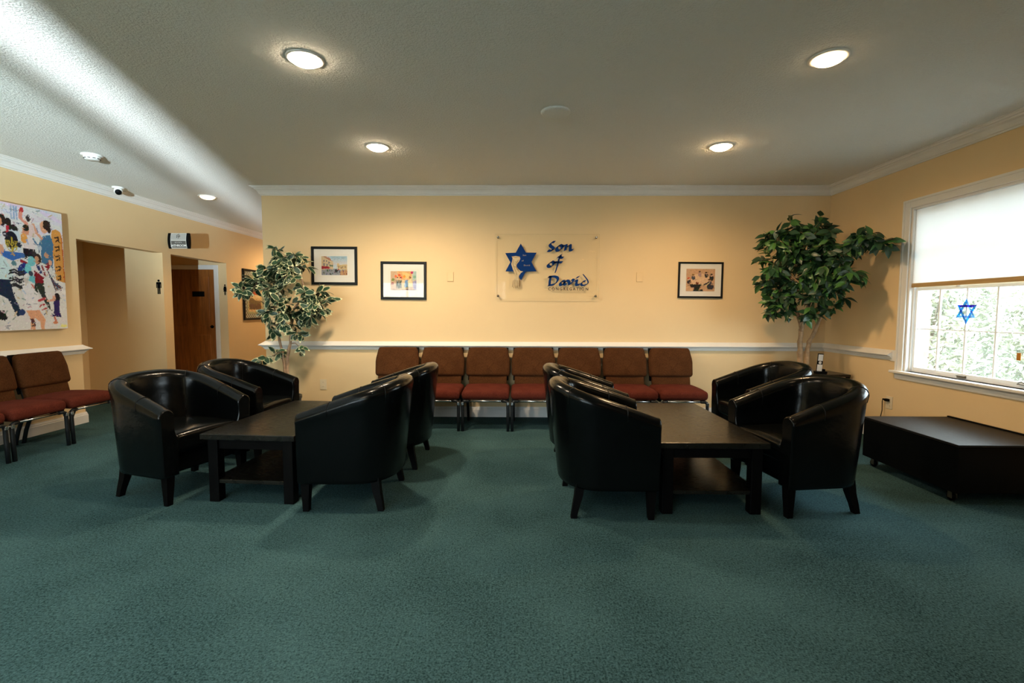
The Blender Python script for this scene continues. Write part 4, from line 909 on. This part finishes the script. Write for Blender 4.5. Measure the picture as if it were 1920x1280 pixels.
# blue torah cover, teal patches
E(.325, .49, .07, .055, (40, 60, 130), -.6); E(.40, .50, .05, .04, (120, 200, 205)); Pg([(.42, .44), (.50, .44), (.50, .38), (.40, .40)], (110, 190, 200)); E(.46, .56, .06, .04, (120, 195, 200)); E(.05, .45, .13, .07, (205, 222, 222))
for y in (.47, .45, .41, .39, .36, .345): Ln([(.12, y), (.20, y + .012), (.26, y - .006)], .007, (45, 45, 50)); Ln([(.26, y - .01), (.34, y + .004)], .008, (45, 45, 50))
# man in dark trousers at left, hand of cap
Pg([(-.1, .56), (.06, .58), (.14, .50), (.10, .40), (-.1, .40)], (205, 225, 228)); Pg([(-.1, .40), (.12, .40), (.18, .26), (.28, .13), (.20, .11), (.08, .25), (-.1, .30)], (30, 45, 70)); E(.27, .145, .05, .025, (40, 60, 110), .6); E(.02, .63, .05, .04, (215, 160, 130)); Pg([(-.1, .16), (.02, .16), (.06, .09), (-.1, .08)], (25, 30, 35)); E(-.2, .70, .1, .08, (190, 60, 50)); E(-.35, .5, .15, .2, (70, 90, 140)); E(-.6, .6, .2, .25, (205, 190, 170)); Pg([(-.5, .5), (-.2, .5), (-.3, .15), (-.45, .15)], (60, 55, 70))
# bending man in white
E(.43, .335, .055, .04, (205, 110, 100)); E(.395, .335, .03, .03, (50, 40, 36)); Pg([(.30, .36), (.42, .38), (.54, .28), (.52, .16), (.33, .15)], (232, 228, 230)); Pg([(.33, .16), (.54, .16), (.63, .08), (.60, .02), (.64, -.02), (.55, -.02), (.54, .06), (.46, .10), (.46, -.02), (.38, -.02), (.40, .09)], (225, 165, 130)); Ln([(.42, .08), (.44, .04)], .014, (90, 55, 45)); Ln([(.54, .24), (.64, .26)], .010, (190, 70, 75)); Ln([(.56, .20), (.62, .21)], .007, (180, 60, 70)); Ln([(.58, .165), (.66, .18)], .006, (185, 70, 80))
# folds, shadows and loose strokes over the pale robes and ground
for i in range(150):
    x, y = k.rg.rand(), k.rg.rand(); a = k.rg.rand() * 6.28; l = .02 + .05 * k.rg.rand()
    if k.a[min(249, int((1 - y) * 250)), min(249, int(V(x) * 250))].min() < .45: continue
    Ln([(x, y), (x + l * math.cos(a), y + .6 * l * math.sin(a))], .0022 + .003 * k.rg.rand(), [(165, 175, 205), (195, 160, 170), (150, 165, 160), (205, 185, 150), (120, 125, 145), (190, 205, 225)][k.rg.randint(6)])
for x, y, c in ((.29, .68, (40, 42, 60)), (.10, .75, (60, 55, 70)), (.33, .60, (70, 110, 165)), (.50, .63, (55, 50, 50)), (.70, .62, (200, 150, 120)), (.20, .53, (90, 130, 140)), (.44, .46, (60, 70, 90)), (.36, .40, (205, 195, 190)), (.60, .68, (190, 195, 205))): E(x, y, .035, .022, c, .5)
# girl in purple
E(.84, .27, .05, .04, (35, 28, 36)); E(.79, .265, .03, .026, (220, 165, 140)); Pg([(.78, .24), (.88, .25), (.87, .16), (.90, .10), (.74, .11), (.78, .16)], (50, 40, 95)); Ln([(.78, .10), (.80, .065)], .008, (200, 110, 95)); E(.79, .055, .04, .012, (205, 130, 95)); Ln([(.78, .25), (.68, .24)], .01, (220, 165, 140)); E(.93, .025, .06, .012, (235, 230, 140)); k.brush(5000, .0065, .10); k.grain(.06)
cv = thing('canvas_painting', 'large colourful canvas of dancing figures on the left wall', 'painting'); cv.matrix_world = ML_ @ Matrix.Translation((4.745 - .57, 1.576, .004))
MB().bbox(-.57, .57, -.571, .571, 0, .045, .003).build('canvas', M['canvasedge'], cv); child('print', k.mesh('print', 1.134, 1.136, .0457), cv)

# ------------------------------------------------------------------ acrylic sign
sg = thing('acrylic_sign', 'clear acrylic sign with blue star and congregation lettering on the cream wall', 'sign'); sg.matrix_world = MB_ @ Matrix.Translation((.327, 1.680, 0))
SW, SH = 1.144, .708
pn = MB(); pn.box(-SW / 2, SW / 2, -SH / 2, SH / 2, .026, .034); pn.mi = [0, 0, 1, 1, 1, 1]; pn = pn.build('panel', [M['acrylic'], M['acryledge']], sg)
for sx in (-1, 1):
    for sy in (-1, 1):
        MB().lathe([(0, 0), (.010, 0), (.010, .034), (.013, .035), (.013, .041), (0, .042)], 16, M=Matrix.Translation((sx * (SW / 2 - .034), sy * (SH / 2 - .034), 0))).build('standoff', M['chrome'] if sy > 0 else M['bronze'], sg)
ZS = .0342
S_ = 1.144 / 1732.0     # sign crop pixels -> metres
def SP(px, py): return ((px - 941) * S_, -(py - 645) * S_ * 1.0)
star = [(503, 262), (590, 410), (768, 412), (683, 565), (768, 720), (590, 725), (510, 872), (475, 815), (420, 725), (250, 722), (330, 570), (245, 420), (420, 412)]
def flat(name, pts, m, z, parent, th=.0012):
    bm = bmesh.new(); vs = [bm.verts.new((*SP(*p), z)) for p in pts]; fc = bm.faces.new(vs); bmesh.ops.triangulate(bm, faces=[fc])
    r = bmesh.ops.extrude_face_region(bm, geom=bm.faces[:]); bmesh.ops.translate(bm, verts=[g for g in r['geom'] if isinstance(g, bmesh.types.BMVert)], vec=(0, 0, th)); bmesh.ops.recalc_face_normals(bm, faces=bm.faces)
    me = bpy.data.meshes.new(name); bm.to_mesh(me); bm.free(); me.materials.append(m); return child(name, me, parent)
so = flat('star', star, M['blue'], ZS, sg)
flat('sleeve', [(350, 475), (420, 468), (485, 478), (497, 512), (478, 555), (440, 600), (432, 640), (462, 680), (500, 715), (545, 722), (510, 745), (478, 790), (470, 830), (485, 900), (470, 990), (455, 920), (440, 1000), (425, 925), (405, 1000), (395, 925), (370, 990), (372, 900), (400, 830), (405, 760), (372, 690), (345, 600), (362, 545), (368, 505)], M['cream'], ZS + .0012, so, .0008)
ll = MB()
for P in ([(352, 478), (420, 492), (480, 482)], [(380, 520), (372, 600), (410, 690), (440, 780)], [(470, 530), (425, 600), (445, 690), (495, 740)], [(400, 640), (440, 660), (470, 700)], [(380, 870), (365, 985)], [(410, 860), (390, 1000)], [(432, 870), (422, 1000)], [(455, 870), (450, 990)], [(476, 870), (478, 970)], [(410, 560), (440, 570), (450, 540)]):
    ll.tube([(*SP(*p), ZS + .0022) for p in P], .0024, 5)
ll.build('line_drawing', M['sand'], so)
# calligraphic lettering: a broad nib held at an angle, swept along each stroke
def nib(mb, pts, w, ang=38, z=ZS, th=.0012, wend=None):
    P = []
    n = len(pts)
    for i in range(n - 1):
        a, b_, c, d = pts[max(i - 1, 0)], pts[i], pts[i + 1], pts[min(i + 2, n - 1)]
        for s in range(6):
            t = s / 6; P.append(tuple(.5 * (2 * b_[q] + (c[q] - a[q]) * t + (2 * a[q] - 5 * b_[q] + 4 * c[q] - d[q]) * t * t + (3 * b_[q] - a[q] - 3 * c[q] + d[q]) * t ** 3) for q in (0, 1)))
    P.append(pts[-1]); m = len(P); ca, sa = math.cos(math.radians(ang)), -math.sin(math.radians(ang)); vs = []
    for i, p in enumerate(P):
        ww = w + ((wend - w) * i / (m - 1) if wend is not None else 0)
        for s, zz in ((-1, z), (1, z), (1, z + th), (-1, z + th)):
            # thin thickness across the nib too so hairlines do not vanish
            t_ = (P[min(i + 1, m - 1)][0] - P[max(i - 1, 0)][0], P[min(i + 1, m - 1)][1] - P[max(i - 1, 0)][1]); L_ = math.hypot(*t_) + 1e-6
            nx, ny = -t_[1] / L_, t_[0] / L_; sg_ = 1 if (ca * nx + sa * ny) * s > 0 else -1
            x, y = p[0] + s * ca * ww / 2 + sg_ * nx * 5, p[1] + s * sa * ww / 2 + sg_ * ny * 5
            vs.append((*SP(x, y), zz))
    fs = [(i * 4 + j, i * 4 + (j + 1) % 4, (i + 1) * 4 + (j + 1) % 4, (i + 1) * 4 + j) for i in range(m - 1) for j in range(4)] + [(3, 2, 1, 0), tuple(range((m - 1) * 4, m * 4))]
    mb.add(vs, fs)
LET = {
 'letter_s': [[(1068, 238), (1025, 240), (990, 275), (1000, 305), (1040, 335), (1035, 368), (990, 382), (955, 375)]],
 'letter_o': [[(1165, 288), (1125, 305), (1100, 340), (1110, 375), (1150, 372), (1188, 335), (1185, 300), (1150, 288)], [(1185, 300), (1225, 297)]],
 'letter_n': [[(1222, 300), (1258, 290), (1248, 340), (1240, 375)], [(1255, 335), (1300, 295), (1325, 292), (1325, 330), (1328, 372), (1375, 362)]],
 'letter_o_of': [[(1030, 560), (990, 580), (960, 610), (970, 640), (1010, 640), (1048, 605), (1045, 570), (1015, 560)], [(1045, 572), (1100, 572)]],
 'letter_f': [[(1172, 442), (1160, 475), (1140, 520), (1120, 600), (1095, 690), (1075, 745)], [(1112, 490), (1150, 478), (1180, 495), (1212, 492)], [(1065, 572), (1130, 570), (1195, 570)]],
 'letter_d': [[(965, 812), (1000, 815), (990, 880), (985, 940), (965, 952)], [(975, 812), (1060, 805), (1115, 825), (1120, 870), (1080, 925), (1020, 945), (965, 950)]],
 'letter_a': [[(1238, 880), (1200, 880), (1165, 910), (1170, 945), (1205, 940), (1238, 900), (1240, 880)], [(1240, 885), (1232, 930), (1262, 940)]],
 'letter_v': [[(1258, 875), (1300, 880), (1318, 940)], [(1318, 942), (1365, 900), (1385, 862), (1350, 858)]],
 'letter_i': [[(1400, 880), (1440, 872), (1430, 920), (1440, 945), (1490, 935)], [(1428, 828), (1478, 806)]],
 'letter_d_end': [[(1585, 880), (1545, 888), (1515, 920), (1525, 948), (1575, 945), (1625, 915), (1620, 870), (1585, 820), (1540, 765)]],
}
WID = {'letter_d': 26, 'letter_s': 30, 'letter_o': 32, 'letter_n': 30, 'letter_o_of': 32, 'letter_f': 28, 'letter_d_end': 26}
for nm, strokes in LET.items():
    b = MB()
    for s in strokes: nib(b, s, WID.get(nm, 28) * 1.6 * (.6 if s is strokes[-1] and nm in ('letter_o', 'letter_o_of') else 1), wend=(4 if nm in ('letter_d_end',) else (10 if nm == 'letter_f' and s is strokes[0] else None)))
    b.build('letter', M['blue'], sg)
def textmesh(body, size, m, parent, loc, spacing=1.0, z=0, ext=.0006, name='lettering', rot=None, bold=0.0):
    cu = bpy.data.curves.new('lettering', 'FONT'); cu.body = body; cu.size = size; cu.align_x = 'CENTER'; cu.align_y = 'CENTER'; cu.space_character = spacing; cu.extrude = ext; cu.offset = bold; cu.resolution_u = 3
    o = bpy.data.objects.new('lettering', cu); COL.objects.link(o); dg = bpy.context.evaluated_depsgraph_get(); dg.update()
    me = bpy.data.meshes.new_from_object(o.evaluated_get(dg)); COL.objects.unlink(o); bpy.data.objects.remove(o)
    me.materials.clear(); me.materials.append(m); c = child(name, me, parent); c.location = (loc[0], loc[1], z)
    if rot is not None: c.rotation_euler = rot
    return c
textmesh('CONGREGATION', .043, M['text'], sg, SP(1298, 1013), 1.42, ZS + .0008, bold=.0006)
textmesh('Son', .022, M['cream'], so, SP(565, 455), 1.2, ZS + .0016); textmesh('of', .022, M['cream'], so, SP(535, 545), 1.2, ZS + .0016); textmesh('David', .022, M['cream'], so, SP(605, 622), 1.35, ZS + .0016)

# ------------------------------------------------------------------ hallway: pictograms, door, bathroom sign
MY1 = Matrix(((1, 0, 0, 0), (0, 0, -1, 6.14), (0, 1, 0, 0), (0, 0, 0, 1))); MY2 = Matrix(((1, 0, 0, 0), (0, 0, -1, 7.49), (0, 1, 0, 0), (0, 0, 0, 1)))
def circ(x, y, r, n=18): return [(x + r * math.cos(2 * PI * i / n), y + r * math.sin(2 * PI * i / n)) for i in range(n)]
mn = thing('restroom_symbol', 'black standing man symbol on the wall of the first opening', 'symbol'); mn.matrix_world = MY1 @ Matrix.Translation((-4.642, 1.400, 0))
MB().prism(circ(0, .172, .014), 0, .003).build('head', M['black'], mn)
MB().prism([(-.032, .148), (-.024, .154), (.024, .154), (.032, .148), (.032, .078), (.022, .078), (.022, .125), (.018, .125), (.018, 0), (.003, 0), (.003, .075), (-.003, .075), (-.003, 0), (-.018, 0), (-.018, .125), (-.022, .125), (-.022, .078), (-.032, .078)], 0, .003).build('figure', M['black'], mn)
wo = thing('restroom_symbol', 'black woman in a dress symbol on the wall of the second opening', 'symbol'); wo.matrix_world = MY2 @ Matrix.Translation((-4.612, 1.430, 0))
MB().prism(circ(0, .155, .013), 0, .003).build('head', M['black'], wo)
MB().prism([(-.016, .138), (.016, .138), (.027, .085), (.020, .083), (.012, .115), (.026, .055), (.012, .055), (.012, 0), (.002, 0), (.002, .055), (-.002, .055), (-.002, 0), (-.012, 0), (-.012, .055), (-.026, .055), (-.012, .115), (-.020, .083), (-.027, .085)], 0, .003).build('figure', M['black'], wo)
d3 = thing('door_3', None, None); tag(d3, kind='structure'); d3.location = (0, 7.49, 0)
b = MB()
b.bbox(-4.775, -4.705, -.018, 0, 0, 1.90, .004); b.bbox(-5.61, -4.775, -.018, 0, 1.83, 1.90, .004); b.build('casing', M['trim'], d3)
b = MB(); b.bbox(-5.60, -4.778, -.012, -.002, .01, 1.828, .003); lf = b.build('leaf', M['doorwood'], d3)
for x0, x1, z0, z1 in ((-5.52, -5.24, .15, .80), (-5.14, -4.86, .15, .80), (-5.52, -5.24, .95, 1.72), (-5.14, -4.86, .95, 1.72)):
    MB().bbox(x0, x1, -.016, -.010, z0, z1, .004).build('door_panel', M['doorwood'], lf)
b = MB(); b.lathe([(0, 0), (.026, 0), (.026, .006), (.010, .010), (.010, .035), (0, .036)], 16, M=Matrix.Translation((-4.83, -.012, .93)) @ Matrix.Rotation(PI / 2, 4, 'X')); b.bbox(-4.94 + .1, -4.78, -.052, -.040, .922, .940, .003); b.build('door_handle', M['black'], lf)
b = MB(); b.bbox(-5.12, -4.93, -.026, -.016, 1.405, 1.485, .003); b.build('sign_plate', M['black'], lf)
bs_ = thing('bathroom_sign', 'black and white projecting bathrooms sign above the second opening', 'sign', (XL, 6.27, 2.10))
def arc(x0, x1, w, n=10, bulge=.018):
    pts = []
    for i in range(n + 1): z = -.10 + .20 * i / n; pts.append((z, bulge * (1 - (2 * i / n - 1) ** 2)))
    return pts
pts = arc(0, 1, 1)
def curved(mb, x0, x1, off):
    P = [(-(y + off), z) for z, y in pts] + [(y * .6 + .016, z) for z, y in reversed(pts)]
    mb.prism(P, x0, x1, Matrix(((0, 0, 1, 0), (1, 0, 0, 0), (0, 1, 0, 0), (0, 0, 0, 1))))
b = MB(); curved(b, .0, .035, .008); b.build('end_cap', M['black'], bs_); b = MB(); curved(b, .245, .275, .008); b.build('end_cap', M['black'], bs_)
b = MB(); curved(b, .035, .245, .004); fc = b.build('face', mat('grey_white_sign_face', (0.46, 0.45, 0.42), 0.5, 0.3, var=0.03), bs_)
gm = mat('grey_print', (0.10, 0.095, 0.085), 0.6, 0.3, var=0.1)
def onface(x, z): return (x, -(np.interp(z, [p[0] for p in pts], [p[1] for p in pts]) + .0048), z)
b = MB(); n = 6
vs = [onface(x, -.088 + .085 * i / n) for i in range(n + 1) for x in (.045, .237)]
b.add(vs, [(2 * i, 2 * i + 1, 2 * i + 3, 2 * i + 2) for i in range(n)]); b.build('grey_panel', gm, fc)
for i in range(7):
    z = .018 + i * .011; MB().tube([onface(.045, z), onface(.235, z)], .0018, 4).build('stripe', gm, fc)
b = MB()
for P in ([(.118, .075), (.118, .035)], [(.118, .072), (.135, .078)], [(.140, .092), (.140, .030)], [(.150, .075), (.158, .060), (.150, .045)], [(.128, .055), (.160, .055)]): b.tube([onface(*p) for p in P], .0035, 5)
b.build('emblem', gm, fc)
t_ = textmesh('BATHROOMS', .040, M['white'], fc, (.141, 0), .92, -.066, .0005, rot=(PI / 2 + .12, 0, 0), bold=.0006); t_.location = Vector(onface(.141, -.064)) + Vector((0, -.0012, 0))
b = MB()
for i, x in enumerate((.095, .107, .121, .138, .150, .163, .176)): b.tube([onface(x, -.030), onface(x, -.016), onface(x + .006, -.016 if i % 2 else -.030)], .0013, 4)
b.build('small_marks', M['white'], fc)
